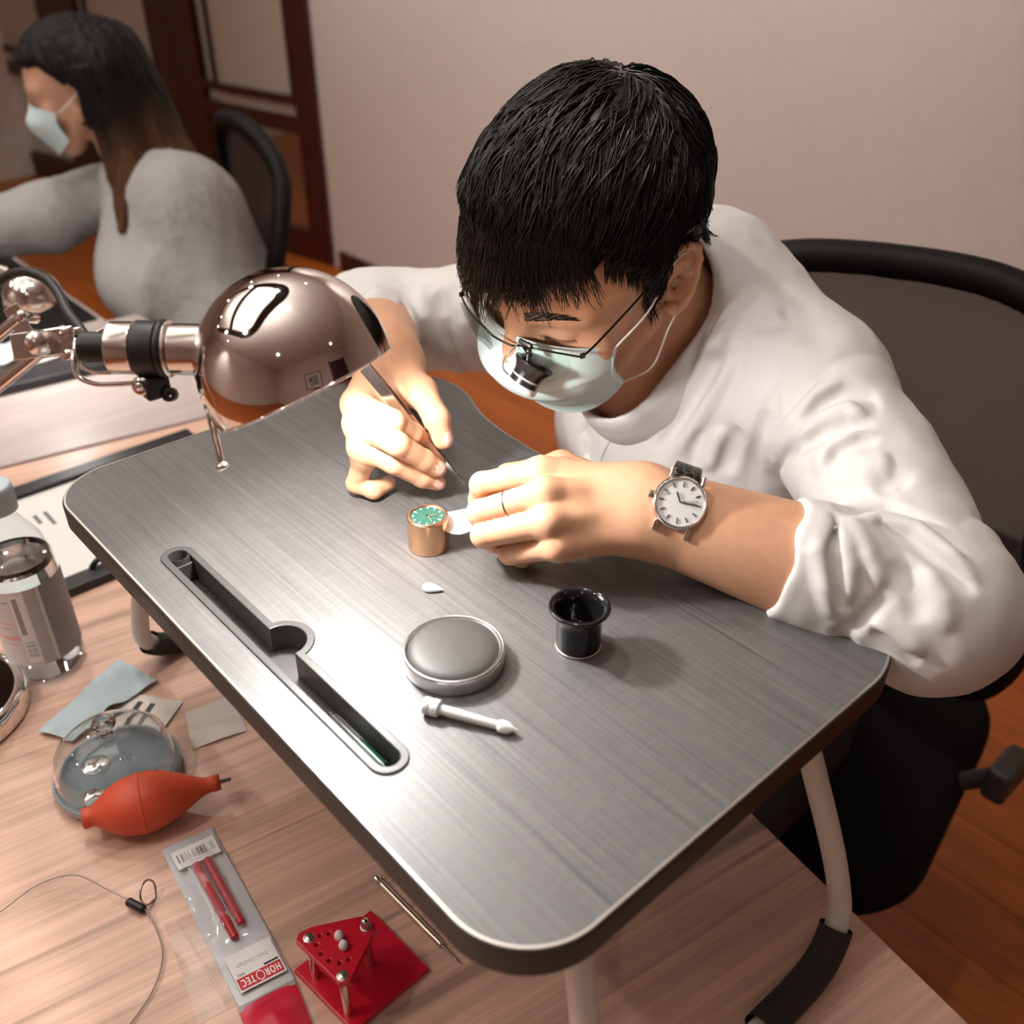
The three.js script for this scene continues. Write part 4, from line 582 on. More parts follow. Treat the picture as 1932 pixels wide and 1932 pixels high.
  obj('lens', latheAlong([[0.0001, 0.0225], [0.006, 0.0222], [0.0108, 0.0212], [0.0108, 0.0205], [0.0001, 0.0205]], a0, ax.toArray(), 32), std(rgb(0.95, 0.96, 0.97), 0.02, { transmission: 1, thickness: 0.002 }), body);
  obj('printed_mark', [latheAlong([[0.01215, 0.0125], [0.0123, 0.0125], [0.0123, 0.0145], [0.01215, 0.0145]], a0, ax.toArray(), 40)].map(g => { g.setDrawRange(0, Infinity); return g; }), std(rgb(0.3, 0.29, 0.28), 0.4), body);
  obj('clip_wire', [tube([W(0.018, 0.0175, 0.1165), W(0.014, 0.012, 0.128), W(0.012, 0.0, 0.132), W(0.018, -0.006, 0.132)], 0.0007, 30, 8), tube([W(0.03, 0.02, 0.1135), W(0.034, 0.014, 0.124), W(0.04, 0.004, 0.124)], 0.0007, 24, 8)], metal(rgb(0.5, 0.48, 0.46), 0.25), lp);
  obj('clip', [rbox(0.007, 0.006, 0.005, 0.001, W(0.027, 0.0185, 0.1145).toArray(), [0.4, 0.2, 0.3]), latheAlong([[0.0001, -0.006], [0.002, -0.006], [0.002, 0.006], [0.0001, 0.006]], W(0.026, 0.0215, 0.1145).toArray(), HX.toArray(), 12), latheAlong([[0.0001, -0.003], [0.0026, -0.003], [0.0026, 0.003], [0.0001, 0.003]], W(0.031, 0.017, 0.1175).toArray(), HY.toArray(), 12)], metal(rgb(0.18, 0.17, 0.16), 0.3), lp);
}

// ---------------------------------------------------------------- mesh office chairs
function meshChair(label, o, turn, loop, seatC, seatS) {
  const t = thing('office_chair', label, 'chair', [o[0], 0, o[2]], 0), L = p => [p[0] - o[0], p[1], p[2] - o[2]];
  const black = std(rgb(0.006, 0.005, 0.005), 0.6, { specularIntensity: 0.4 }), fabric = std(rgb(0.008, 0.006, 0.006), 0.9, { specularIntensity: 0.3 });
  const c = curve(loop.map(L), true), R = 0.019;
  obj('back_frame', (() => { const g = new THREE.TubeGeometry(c, 160, R, 12, true); return g; })(), black, t);
  const net = tex(64, 64, (u, v, i, j) => { const q = (i % 16 < 9 || j % 16 < 8) ? 255 : 40; return [q, q, q]; }, false, [60, 60]);
  const P = Array.from({ length: 96 }, (_, i) => c.getPoint(i / 96)), m = P.reduce((a, p) => a.add(p), V(0, 0, 0)).multiplyScalar(1 / 96); m.z -= 0.01;
  const pos = [], uv = [], idx = []; for (let r = 0; r <= 6; r++) for (let i = 0; i <= 96; i++) { const p = m.clone().lerp(P[i % 96], r / 6); pos.push(p.x, p.y, p.z); uv.push(p.x * 2, p.y * 2); } for (let r = 0; r < 6; r++) for (let i = 0; i < 96; i++) { const a = r * 97 + i; idx.push(a, a + 97, a + 98, a, a + 98, a + 1); }
  const g = new THREE.BufferGeometry(); g.setAttribute('position', new THREE.Float32BufferAttribute(pos, 3)); g.setAttribute('uv', new THREE.Float32BufferAttribute(uv, 2)); g.setIndex(idx); g.computeVertexNormals();
  obj('back_mesh', g, new THREE.MeshStandardMaterial({ color: rgb(0.016, 0.013, 0.012), roughness: 0.8, alphaMap: net, transparent: true, side: THREE.DoubleSide }), t);
  const s = L(seatC); { const a = seatS[0] / 2, b = seatS[1] / 2, r = 0.13, q = new THREE.Shape(); q.moveTo(-a + r, -b); q.lineTo(a - r, -b); q.absarc(a - r, -b + r, r, -Math.PI / 2, 0); q.lineTo(a, b - r); q.absarc(a - r, b - r, r, 0, Math.PI / 2); q.lineTo(-a + r, b); q.absarc(-a + r, b - r, r, Math.PI / 2, Math.PI); q.lineTo(-a, -b + r); q.absarc(-a + r, -b + r, r, Math.PI, 1.5 * Math.PI); obj('seat', slab(q, -0.04, 0.045, 0.03, 5).applyMatrix4(M4(s, [0, turn, 0])), fabric, t); }
  obj('seat_pan', rbox(seatS[0] * 0.8, 0.03, seatS[1] * 0.8, 0.012, [s[0], s[1] - 0.05, s[2]], [0, turn, 0]), black, t);
  obj('gas_post', [cyl(0.03, 0.025, 0.3, [s[0], 0.25, s[2]])], metal(rgb(0.2, 0.2, 0.2), 0.3), t);
  const back = L(loop[Math.floor(loop.length / 2)]); obj('back_bar', tube([[s[0], s[1] - 0.05, s[2] - 0.1], [s[0], s[1] - 0.06, s[2] - seatS[1] * 0.52], [m.x, m.y - 0.26, m.z - 0.02], [m.x, m.y - 0.12, m.z - 0.03]], 0.02, 40, 10), black, t);
  for (let k = 0; k < 5; k++) { const a = k * 1.2566 + 0.4; obj('base_arm', rod([s[0], 0.1, s[2]], [s[0] + 0.29 * Math.sin(a), 0.062, s[2] + 0.29 * Math.cos(a)], 0.022, 0.014, 10), black, t); obj('castor', cyl(0.027, 0.027, 0.04, [s[0] + 0.29 * Math.sin(a), 0.0275, s[2] + 0.29 * Math.cos(a)], [0, a + 1.2, Math.PI / 2], 18), black, t); }
  return t;
}
{
  const t = meshChair('black mesh backed office chair the man in white sits on', [0.05, 0, -0.6], 0.19, [[-0.178, 1.045, -0.572], [-0.13, 1.072, -0.60], [0, 1.085, -0.655], [0.11, 1.082, -0.672], [0.185, 1.055, -0.665], [0.212, 0.98, -0.645], [0.225, 0.86, -0.63], [0.245, 0.74, -0.62], [0.21, 0.62, -0.625], [0.03, 0.6, -0.655], [-0.13, 0.62, -0.62], [-0.185, 0.74, -0.575], [-0.195, 0.9, -0.562]], [-0.004, 0.4275, -0.582], [0.5, 0.5]);
  obj('height_lever', [rbox(0.03, 0.05, 0.07, 0.008, [0.225, 0.5, -0.05]), rod([0.1, 0.37, -0.03], [0.225, 0.5, -0.05], 0.012)], std(rgb(0.05, 0.045, 0.04), 0.5), t);
}

// ---------------------------------------------------------------- things on the tray
const brass = metal(rgb(0.72, 0.42, 0.24), 0.26), steel = metal(rgb(0.75, 0.73, 0.71), 0.18), whitePl = std(rgb(0.82, 0.82, 0.81), 0.35), blackGloss = std(rgb(0.006, 0.006, 0.007), 0.08), ivory = std(rgb(0.88, 0.86, 0.78), 0.4);
{
  // copper holder with a green dial
  const hx = -0.0125, hz = 0.0105, H = 0.0275, R = 0.0158;
  const h = thing('movement_holder', 'copper coloured cylinder standing beside the hands', 'holder', [hx, TRAY, hz]);
  obj('cylinder', lathe([[0.0001, 0], [R - 0.0006, 0], [R, 0.0006], [R, H - 0.0008], [R - 0.0008, H], [R - 0.0024, H], [R - 0.0026, H - 0.002], [0.0001, H - 0.002]], 72), brass, h);
  obj('lip', lathe([[R - 0.0026, H - 0.0018], [R - 0.0006, H + 0.0002], [R - 0.0014, H + 0.0009], [R - 0.0026, H + 0.0006]], 72), metal(rgb(0.86, 0.62, 0.46), 0.2), h);
  const d = thing('watch_dial', 'small green watch dial resting on the copper holder', 'watch dial', [hx, TRAY + H - 0.0018, hz], 0.35);
  const disc = new THREE.CircleGeometry(R - 0.0028, 64).rotateX(-Math.PI / 2).translate(0, 0.0012, 0);
  obj('dial_plate', [lathe([[0.0001, 0], [R - 0.0028, 0], [R - 0.0028, 0.0011], [0.0001, 0.0011]], 64)], std(rgb(0.03, 0.1, 0.07), 0.4), d);
  obj('dial_face', disc, std(rgb(0.032, 0.115, 0.085), 0.25, { metalness: 0.2 }), d);
  for (let k = 0; k < 12; k++) { const a = k / 12 * Math.PI * 2, r = 0.0108; const g = k % 3 === 0 ? rbox(0.0008, 0.0005, 0.003, 0.0002) : cyl(0.0007, 0.0007, 0.0005, [0, 0, 0], [0, 0, 0], 14); g.applyMatrix4(M4([r * Math.sin(a), 0.00155, r * Math.cos(a)], [0, a, 0])); obj('hour_marker', g, ivory, d); }
  for (const [a, l, w] of [[2.2, 0.0068, 0.0011], [0.95, 0.0092, 0.0009]]) obj('hand', [rbox(w, 0.0004, l, 0.0002, [l / 2 * Math.sin(a), 0.0019, l / 2 * Math.cos(a)], [0, a, 0]), cyl(0.0009, 0.0009, 0.0006, [0, 0.0019, 0], [0, 0, 0], 14)], metal(rgb(0.9, 0.88, 0.8), 0.3), d);
}
{ // small white putty drop
  const g = new THREE.SphereGeometry(1, 32, 20); const p = g.attributes.position; for (let i = 0; i < p.count; i++) { let x = p.getX(i), y = p.getY(i), z = p.getZ(i); const k = x > 0 ? Math.pow(1 - x * 0.92, 0.55) : 1; p.setXYZ(i, x * (x > 0 ? 0.0105 : 0.0058), Math.max(-0.0015, y * 0.0036 * k), z * 0.0042 * k); } g.computeVertexNormals();
  const o = obj('putty_drop', g, std(rgb(0.86, 0.87, 0.86), 0.35)); o.position.set(0.0325, TRAY + 0.0022, 0.0445); o.rotation.y = 0.62; tag(o, 'tiny white teardrop of putty lying in the middle of the tray', 'putty');
}
{ // black eye loupe standing on its lens
  const t = thing('eye_loupe', 'glossy black flared eye loupe standing on the tray', 'loupe', [0.146, TRAY, 0.0075]);
  obj('cup', lathe([[0.0001, 0.009], [0.0118, 0.009], [0.0128, 0.022], [0.0142, 0.0295], [0.0168, 0.0332], [0.0192, 0.0342], [0.0203, 0.0335], [0.0205, 0.0322], [0.0188, 0.0303], [0.0162, 0.0272], [0.0152, 0.022], [0.0150, 0.0022], [0.0146, 0.0012], [0.0001, 0.0012]], 72), blackGloss, t);
  obj('lens_ring', lathe([[0.0136, 0], [0.0152, 0], [0.0157, 0.0009], [0.0153, 0.0019], [0.0136, 0.0019], [0.0136, 0]], 72), metal(rgb(0.6, 0.58, 0.55), 0.25), t);
}
{ // round cushion in a metal tray
  const t = thing('casing_cushion', 'round grey leather casing cushion in a silver ring', 'cushion', [0.1035, TRAY, 0.0795]);
  obj('metal_ring', lathe([[0.0001, 0], [0.0315, 0], [0.0332, 0.0012], [0.0335, 0.0105], [0.0331, 0.0122], [0.0322, 0.0128], [0.0313, 0.0122], [0.0308, 0.008], [0.0001, 0.008]], 96), metal(rgb(0.78, 0.78, 0.78), 0.24), t);
  const leather = tex(256, 256, (u, v, i, j) => { const q = 128 + 40 * noise(u * 60, v * 60, 1) + 30 * noise(u * 130, v * 130, 5); return [q, q, q]; }, false, [3, 3]);
  obj('pad', uvPlane(lathe([[0.0001, 0.0152], [0.01, 0.0151], [0.02, 0.0147], [0.026, 0.0138], [0.0292, 0.0123], [0.0306, 0.0105], [0.0307, 0.0082]], 96), (x, y, z) => x * 16, (x, y, z) => z * 16), std(rgb(0.05, 0.046, 0.043), 0.5, { bumpMap: leather, bumpScale: 0.00018 }), t);
}
{ // white stick tool leaning by the cushion
  const a = [0.1275, TRAY + 0.0057, 0.1215], b = [0.1775, TRAY + 0.0036, 0.0935], d = V(...b).sub(V(...a)), L = d.length();
  const t = thing('dust_stick', 'white plastic stick with a soft pointed tip by the cushion', 'stick tool', a); const ax = d.clone().normalize().toArray();
  obj('handle', latheAlong([[0.0001, -0.001], [0.0048, -0.001], [0.0055, 0], [0.0055, 0.0028], [0.0048, 0.0034], [0.0048, 0.004], [0.0055, 0.0046], [0.0055, 0.0085], [0.005, 0.0095], [0.0001, 0.0095]], [0, 0, 0], ax, 40), whitePl, t);
  obj('shaft', latheAlong([[0.0001, 0.009], [0.0032, 0.0095], [0.0027, L - 0.009], [0.0001, L - 0.009]], [0, 0, 0], ax, 24), std(rgb(0.66, 0.66, 0.65), 0.28), t);
  obj('tip', latheAlong([[0.0001, L - 0.0105], [0.0036, L - 0.0098], [0.0041, L - 0.007], [0.0036, L - 0.0035], [0.0018, L - 0.0008], [0.0010, L + 0.002], [0.0001, L + 0.0028]], [0, 0, 0], ax, 24), std(rgb(0.85, 0.85, 0.84), 0.5), t);
}
{ // glass tube lying in the slot
  const t = thing('glass_vial', 'thin clear glass vial with a green end lying in the tray slot', 'vial', [0.108, TRAY - 0.0145, 0.1605]);
  obj('tube', [cyl(0.0042, 0.0042, 0.06, [0, 0, 0], [0, 0, Math.PI / 2 ], 20)], std(rgb(0.9, 0.95, 0.93), 0.03, { transmission: 1, thickness: 0.003 }), t);
  obj('liquid', [cyl(0.0031, 0.0031, 0.024, [0.014, 0, 0], [0, 0, Math.PI / 2], 16)], std(rgb(0.04, 0.2, 0.13), 0.2), t);
  const pen = obj('drill_bit', [cyl(0.0022, 0.0022, 0.062, [0, 0, 0], [0, 0, Math.PI / 2], 16), cyl(0.0026, 0.0026, 0.012, [-0.02, 0, 0], [0, 0, Math.PI / 2], 16)], metal(rgb(0.55, 0.32, 0.22), 0.35)); pen.position.set(0.012, TRAY - 0.0165, 0.1652); tag(pen, 'slim copper rod lying in the tray slot by the round bay', 'rod');
}
{ // steel tweezers in the right hand
  const a = V(-0.1105, 1.1265, -0.0045), b = V(-0.0491, 1.0215, -0.0560), d = b.clone().sub(a), L = d.length(), n = d.clone().normalize(), side = V(0.35, 0.55, 0.76); side.addScaledVector(n, -side.dot(n)).normalize(); const wd = n.clone().cross(side);
  const t = thing('tweezers', 'pointed steel tweezers held in the right hand', 'tweezers', b.toArray());
  for (const s of [-1, 1]) obj('arm', sheet((u, v) => { const g = s * (0.0004 + 0.0042 * Math.sin(Math.PI * Math.pow(u, 0.75)) * (u < 0.9 ? 1 : (1 - u) * 10) + 0.0012 * sstep(0.9, 1, 1 - Math.abs(1 - u))), w = lerp(0.0046, 0.0007, Math.pow(u, 1.3)); return a.clone().addScaledVector(n, L * u).addScaledVector(side, g * (u > 0.96 ? 0.6 : 1) + s * 0.0012 * sstep(0.6, 1, u)).addScaledVector(wd, (v - 0.5) * 2 * w).sub(b); }, 40, 4, 0.0011), steel, t);
}
{ // small clear bag with a white disc pinched by the left hand
  const t = thing('parts_pouch', 'small translucent round pouch pinched in the left hand', 'pouch', [0.012, 1.033, -0.018]);
  const film = std(rgb(0.9, 0.9, 0.88), 0.35, { transmission: 0.5, thickness: 0 });
  obj('pouch_film', sheet((u, v) => { const r = Math.sqrt(u) * 0.0165, a = v * Math.PI * 2; const x = r * Math.cos(a) * 1.15, z = r * Math.sin(a); return V(-0.0185 + x, -0.006 + 0.0025 * Math.cos(x * 180) + 0.1 * x, 0.008 + z); }, 12, 36, 0.0009, false), film, t);
  obj('tab', rbox(0.006, 0.0016, 0.006, 0.0006, [-0.036, -0.0095, 0.012], [0, 0.5, -0.1]), std(rgb(0.75, 0.72, 0.68), 0.4), t);
}
{ // wrist watch with a crocodile strap
  const w = V(0.1300, 1.0625, -0.1025), ax = V(BODY.wl[0] - BODY.el[0], BODY.wl[1] - BODY.el[1], BODY.wl[2] - BODY.el[2]).normalize();     // along the forearm to the hand
  const up = V(0.45, 0.68, 0.58); up.addScaledVector(ax, -up.dot(ax)).normalize(); const tan = up.clone().cross(ax).normalize();                   // up: out of the dial, tan: around the wrist
  const R0 = 0.0300, c = w.clone().addScaledVector(up, R0 - 0.001), t = thing('wrist_watch', 'steel wrist watch with white dial and black crocodile strap on the left wrist', 'watch', c.toArray());
  const m = new THREE.Matrix4().makeBasis(ax.clone().negate(), up, tan.clone()); const put = g => g.applyMatrix4(m);
  const polished = metal(rgb(0.8, 0.77, 0.74), 0.1);
  const cs = obj('case', put(lathe([[0.0001, -0.0035], [0.0145, -0.0035], [0.0178, -0.001], [0.0188, 0.002], [0.0186, 0.0045], [0.0172, 0.0062], [0.0166, 0.0064], [0.0164, 0.0044], [0.0001, 0.0044]], 72)), polished, t);
  for (const sx of [-1, 1]) for (const sz of [-1, 1]) obj('lug', put(rbox(0.0032, 0.0042, 0.0085, 0.0012, [sx * 0.0112, 0.0005, sz * 0.0188], [sz * 0.35, 0, 0])), polished, cs);
  obj('crown', put(latheAlong([[0.0001, 0], [0.0026, 0], [0.003, 0.0006], [0.003, 0.003], [0.0024, 0.0036], [0.0001, 0.0036]], [-0.0186, 0.002, 0], [-1, 0, 0], 20)), polished, cs);
  const dial = obj('dial', put(new THREE.CircleGeometry(0.0163, 64).rotateX(-Math.PI / 2).translate(0, 0.0050, 0)), std(rgb(0.84, 0.84, 0.82), 0.3), t);
  const grey = metal(rgb(0.25, 0.24, 0.24), 0.3);
  for (let k = 0; k < 12; k++) { const a = k / 12 * Math.PI * 2 + 0.12; obj('hour_marker', put(rbox(0.0009, 0.0006, k % 6 === 0 ? 0.004 : 0.0034, 0.0002, [0.0128 * Math.sin(a), 0.0054, 0.0128 * Math.cos(a)], [0, a, 0])), grey, dial); }
  for (const [a, l, q] of [[-2.55, 0.0075, 0.0013], [1.72, 0.0115, 0.0010], [1.95, 0.012, 0.0004]]) obj('hand', put(rbox(q, 0.0004, l, 0.0001, [l / 2 * Math.sin(a), 0.0058, l / 2 * Math.cos(a)], [0, a, 0])), grey, dial);
  obj('date_window', put(rbox(0.0028, 0.0004, 0.0022, 0.0002, [-0.0106, 0.0053, -0.0035])), std(rgb(0.45, 0.45, 0.44), 0.4), dial);
  obj('crystal', put(lathe([[0.0001, 0.0070], [0.01, 0.0069], [0.0155, 0.0065], [0.0165, 0.0061]], 48)), std(rgb(1, 1, 1), 0.01, { transmission: 1, thickness: 0 }), t);
  const croc = tex(256, 256, (u, v) => { const cx = u * 3.2, cy = v * 16; let d1 = 9, d2 = 9; const i = Math.floor(cx), j = Math.floor(cy); for (let a = -1; a < 2; a++) for (let b = -1; b < 2; b++) { const d = Math.hypot(i + a + 0.2 + 0.6 * hash3(i + a, j + b, 1) - cx, j + b + 0.2 + 0.6 * hash3(i + a, j + b, 2) - cy); if (d < d1) { d2 = d1; d1 = d; } else if (d < d2) d2 = d; } const q = 255 * sstep(0.02, 0.3, d2 - d1); return [q, q, q]; }, false);
  const crocCol = tex(256, 256, (u, v) => { const cx = u * 3.2, cy = v * 16; let d1 = 9, d2 = 9; const i = Math.floor(cx), j = Math.floor(cy); for (let a = -1; a < 2; a++) for (let b = -1; b < 2; b++) { const d = Math.hypot(i + a + 0.2 + 0.6 * hash3(i + a, j + b, 1) - cx, j + b + 0.2 + 0.6 * hash3(i + a, j + b, 2) - cy); if (d < d1) { d2 = d1; d1 = d; } else if (d < d2) d2 = d; } const q = lerp(92, 24, sstep(0.03, 0.2, d2 - d1)); return [q, q * 0.97, q * 0.96]; });
  const strapMat = std(0xffffff, 0.3, { map: crocCol, bumpMap: croc, bumpScale: 0.0004 });
  const cen = w.clone().sub(c);
  for (const s of [-1, 1]) obj('strap', sheet((u, v) => { const a = s * lerp(0.62, Math.PI, v), wd = lerp(0.0095, 0.008, v), rx = 0.0330, ry = 0.0298; return cen.clone().addScaledVector(tan, Math.sin(a) * rx).addScaledVector(up, Math.cos(a) * ry).addScaledVector(ax, (u - 0.5) * 2 * wd * (s > 0 ? -1 : 1)); }, 6, 40, 0.0026), strapMat, t);
}
{ // thin ring
  const g = new THREE.TorusGeometry(0.0102, 0.0006, 8, 40), p = V(0.051, 1.0665, -0.0150), d = V(0.0727 - 0.0339, 1.079 - 1.057, -0.0308 + 0.0025).normalize(); g.applyQuaternion(new THREE.Quaternion().setFromUnitVectors(V(0, 0, 1), d));
  const o = obj('finger_ring', g, metal(rgb(0.2, 0.19, 0.19), 0.25)); o.position.copy(p); tag(o, 'thin dark ring on the middle finger of the left hand', 'ring');
}

// ---------------------------------------------------------------- things on the desk
const quadSheet = (A, B, C, D, nu, nv, f, t = 0.0006) => sheet((u, v) => { const x = lerp(lerp(A[0], B[0], u), lerp(D[0], C[0], u), v), z = lerp(lerp(A[1], B[1], u), lerp(D[1], C[1], u), v); return V(x, f(u, v, x, z), z); }, nu, nv, t);
const centred = (o, x, z, y = DESK) => { o.geometry.translate(-x, -y, -z); o.position.set(x, y, z); return o; };
{ // black drawing board with a sheet of sketches
  const t = thing('drawing_board', 'black framed board holding a white sketched sheet behind the bottle', 'board', [-0.625, DESK, 0.06]);
  const frame = shapeOf([[-0.135, -0.17], [0.135, -0.17], [0.135, 0.19], [-0.135, 0.19]]); frame.holes.push(new THREE.Path([[-0.108, -0.142], [-0.108, 0.165], [0.108, 0.165], [0.108, -0.142]].map(p => new THREE.Vector2(...p))));
  const bk = std(rgb(0.008, 0.008, 0.009), 0.4);
  obj('frame', slab(frame, 0, 0.012, 0.002), bk, t); obj('backing', box(0.22, 0.004, 0.31, [0, 0.002, 0.011]), bk, t);
  const art = canvasTex(512, 720, (c, w, h) => { c.fillStyle = '#e4e4df'; c.fillRect(0, 0, w, h); c.strokeStyle = '#4a4a4a'; c.lineWidth = 9; c.beginPath(); c.ellipse(140, 250, 26, 42, 0.3, 0, 7); c.stroke(); c.fillStyle = '#3a3a3c'; c.save(); c.translate(330, 330); c.rotate(0.5); c.fillRect(-12, -50, 24, 100); c.restore(); c.fillRect(300, 300, 60, 18); c.fillStyle = '#6b6f70'; c.fillRect(430, 280, 10, 40); c.fillRect(455, 240, 10, 40); c.fillRect(120, 480, 90, 12); c.fillRect(120, 510, 60, 12); });
  obj('sheet', uvPlane(box(0.214, 0.0012, 0.305, [0, 0.0052, 0.011]), (x) => (x + 0.107) / 0.214, (x, y, z) => 1 - (z + 0.1415) / 0.305), std(0xffffff, 0.7, { map: art }), t);
  obj('pull_loop', tube([[0.112, 0.012, 0.02], [0.112, 0.019, 0.028], [0.112, 0.021, 0.045], [0.112, 0.019, 0.062], [0.112, 0.012, 0.07]], 0.0035, 30, 10), bk, t);
}
{ // black folder and white tissue further along the desk, teal box
  const f = obj('document_folder', rbox(0.055, 0.016, 0.34, 0.004), std(rgb(0.02, 0.018, 0.022), 0.45)); f.position.set(-1.098, DESK + 0.0082, 0.045); f.rotation.y = -0.12; tag(f, 'dark closed folder lying across the far desk', 'folder');
  const tis = obj('tissue', sheet((u, v) => { const x = (u - 0.5) * 0.085, z = (v - 0.5) * 0.14; return V(x, 0.012 + 0.014 * noise(x * 38, 1, z * 38) + 0.012 * (1 - 4 * (u - 0.5) ** 2), z); }, 30, 30, 0.0012), std(rgb(0.82, 0.82, 0.8), 0.8)); tis.position.set(-1.182, DESK + 0.006, -0.035); tag(tis, 'crumpled white tissue beyond the dark folder', 'tissue');
  const tb = thing('parts_box', 'small teal parts box at the left picture edge', 'box', [-1.232, DESK, 0.028]); obj('box_body', rbox(0.05, 0.07, 0.05, 0.004, [0, 0.0353, 0]), std(rgb(0.16, 0.52, 0.44), 0.45), tb); obj('lid', rbox(0.053, 0.014, 0.053, 0.004, [0, 0.0775, 0]), std(rgb(0.72, 0.5, 0.38), 0.5), tb);
}
{ const m = obj('desk_mat', rbox(0.5, 0.004, 0.42, 0.0015), std(rgb(0.007, 0.006, 0.006), 0.75, { specularIntensity: 0.4 })); m.position.set(-1.535, DESK + 0.0019, 0.02); tag(m, 'black mat on the pale desk in front of the woman', 'mat'); }
{ // water bottle
  const t = thing('water_bottle', 'clear plastic water bottle with pale blue cap and paper label', 'bottle', [-0.397, DESK, 0.222], 0);
  const prof = [[0.0001, 0.002], [0.024, 0.002], [0.0325, 0.0012], [0.0355, 0.006], [0.036, 0.02], [0.0352, 0.05], [0.0345, 0.11], [0.0335, 0.135], [0.0285, 0.155], [0.0185, 0.172], [0.0142, 0.18], [0.0138, 0.188], [0.0138, 0.2]];
  obj('bottle_shell', lathe(prof, 64), std(rgb(0.93, 0.95, 0.96), 0.05, { transmission: 1, thickness: 0 }), t);
  obj('water', lathe([...prof.slice(0, 8).map(p => [Math.max(0.0001, p[0] - 0.0012), p[1] + 0.0012]), [0.0322, 0.128], [0.0001, 0.128]], 64), std(rgb(0.97, 0.99, 1), 0.0, { transmission: 1, thickness: 0.05, ior: 1.33, attenuationColor: rgb(0.7, 0.8, 0.86), attenuationDistance: 0.25 }), t);
  obj('cap', [lathe([[0.0001, 0.216], [0.0155, 0.216], [0.0172, 0.2145], [0.0175, 0.212], [0.0175, 0.194], [0.0178, 0.1925], [0.0178, 0.189], [0.015, 0.189]], 64), ...Array.from({ length: 40 }, (_, k) => box(0.0008, 0.017, 0.0009, [0.01765 * Math.sin(k * 0.157), 0.203, 0.01765 * Math.cos(k * 0.157)], [0, k * 0.157, 0]))], std(rgb(0.50, 0.60, 0.66), 0.45), t);
  const lab = canvasTex(1024, 512, (c, w, h) => { c.fillStyle = '#dcd2cc'; c.fillRect(0, 0, w, h); c.fillStyle = '#b9b1b0'; c.fillRect(470, 0, 120, h); c.fillStyle = '#d8564e'; c.font = 'bold 74px sans-serif'; c.fillText('tin', 70, 170); c.fillStyle = '#e7a39a'; c.fillRect(60, 205, 240, 10); c.fillRect(60, 240, 190, 10); c.fillRect(60, 300, 250, 26); c.fillRect(60, 350, 200, 12); c.fillStyle = '#8d8584'; c.fillRect(60, 100, 40, 8); c.fillRect(250, 60, 60, 8); c.fillStyle = '#f0e9e4'; c.fillRect(330, 20, 130, h - 40); c.fillStyle = '#9c9391'; c.fillRect(350, 40, 50, 250); for (let i = 0; i < 26; i++) if (hash3(i, 2, 7) > 0.35) c.fillRect(345, 330 + i * 5, 100, 3); c.fillStyle = '#8f878d'; c.fillRect(620, 0, 404, h); });
  obj('label', sheet((u, v) => { const a = lerp(0.05, 2.75, u), r = 0.0364; return V(r * Math.sin(a), lerp(0.028, 0.118, v), r * Math.cos(a)); }, 60, 2, 0.0003), std(0xffffff, 0.5, { map: lab }), t);
}
{ // pale blue wipe, slips of paper
  const cl = centred(obj('cleaning_wipe', quadSheet([-0.302, 0.268], [-0.272, 0.25], [-0.293, 0.153], [-0.345, 0.17], 26, 40, (u, v, x, z) => DESK + 0.004 + 0.0035 * Math.abs(noise(x * 55, 3, z * 55)) + 0.003 * sstep(0.45, 0.55, v) * (1 - u) + 0.006 * Math.exp(-((v - 0.45) ** 2) / 0.01) * u, 0.0011), std(rgb(0.46, 0.56, 0.60), 0.85)), -0.3, 0.21); tag(cl, 'folded pale blue cleaning wipe beside the clear dome', 'wipe');
  const p1 = canvasTex(256, 256, (c) => { c.fillStyle = '#d9cfc8'; c.fillRect(0, 0, 256, 256); c.fillStyle = '#3d3b3c'; c.fillRect(60, 60, 26, 150); c.fillRect(120, 60, 26, 150); });
  const s1 = centred(obj('paper_slip', quadSheet([-0.297, 0.18], [-0.251, 0.146], [-0.222, 0.185], [-0.266, 0.219], 6, 6, (u, v) => DESK + 0.0012 + 0.002 * u * v, 0.0003), std(0xffffff, 0.7, { map: p1 })), -0.26, 0.18); tag(s1, 'white paper slip with two dark bars behind the clear dome', 'paper slip');
  const s2 = centred(obj('paper_square', quadSheet([-0.236, 0.152], [-0.227, 0.107], [-0.174, 0.119], [-0.186, 0.168], 8, 8, (u, v) => DESK + 0.0008 + 0.0016 * Math.sin(u * 3) * v, 0.0003), std(rgb(0.66, 0.58, 0.53), 0.7)), -0.205, 0.136); tag(s2, 'small square of translucent cream paper near the tray edge', 'paper');
}
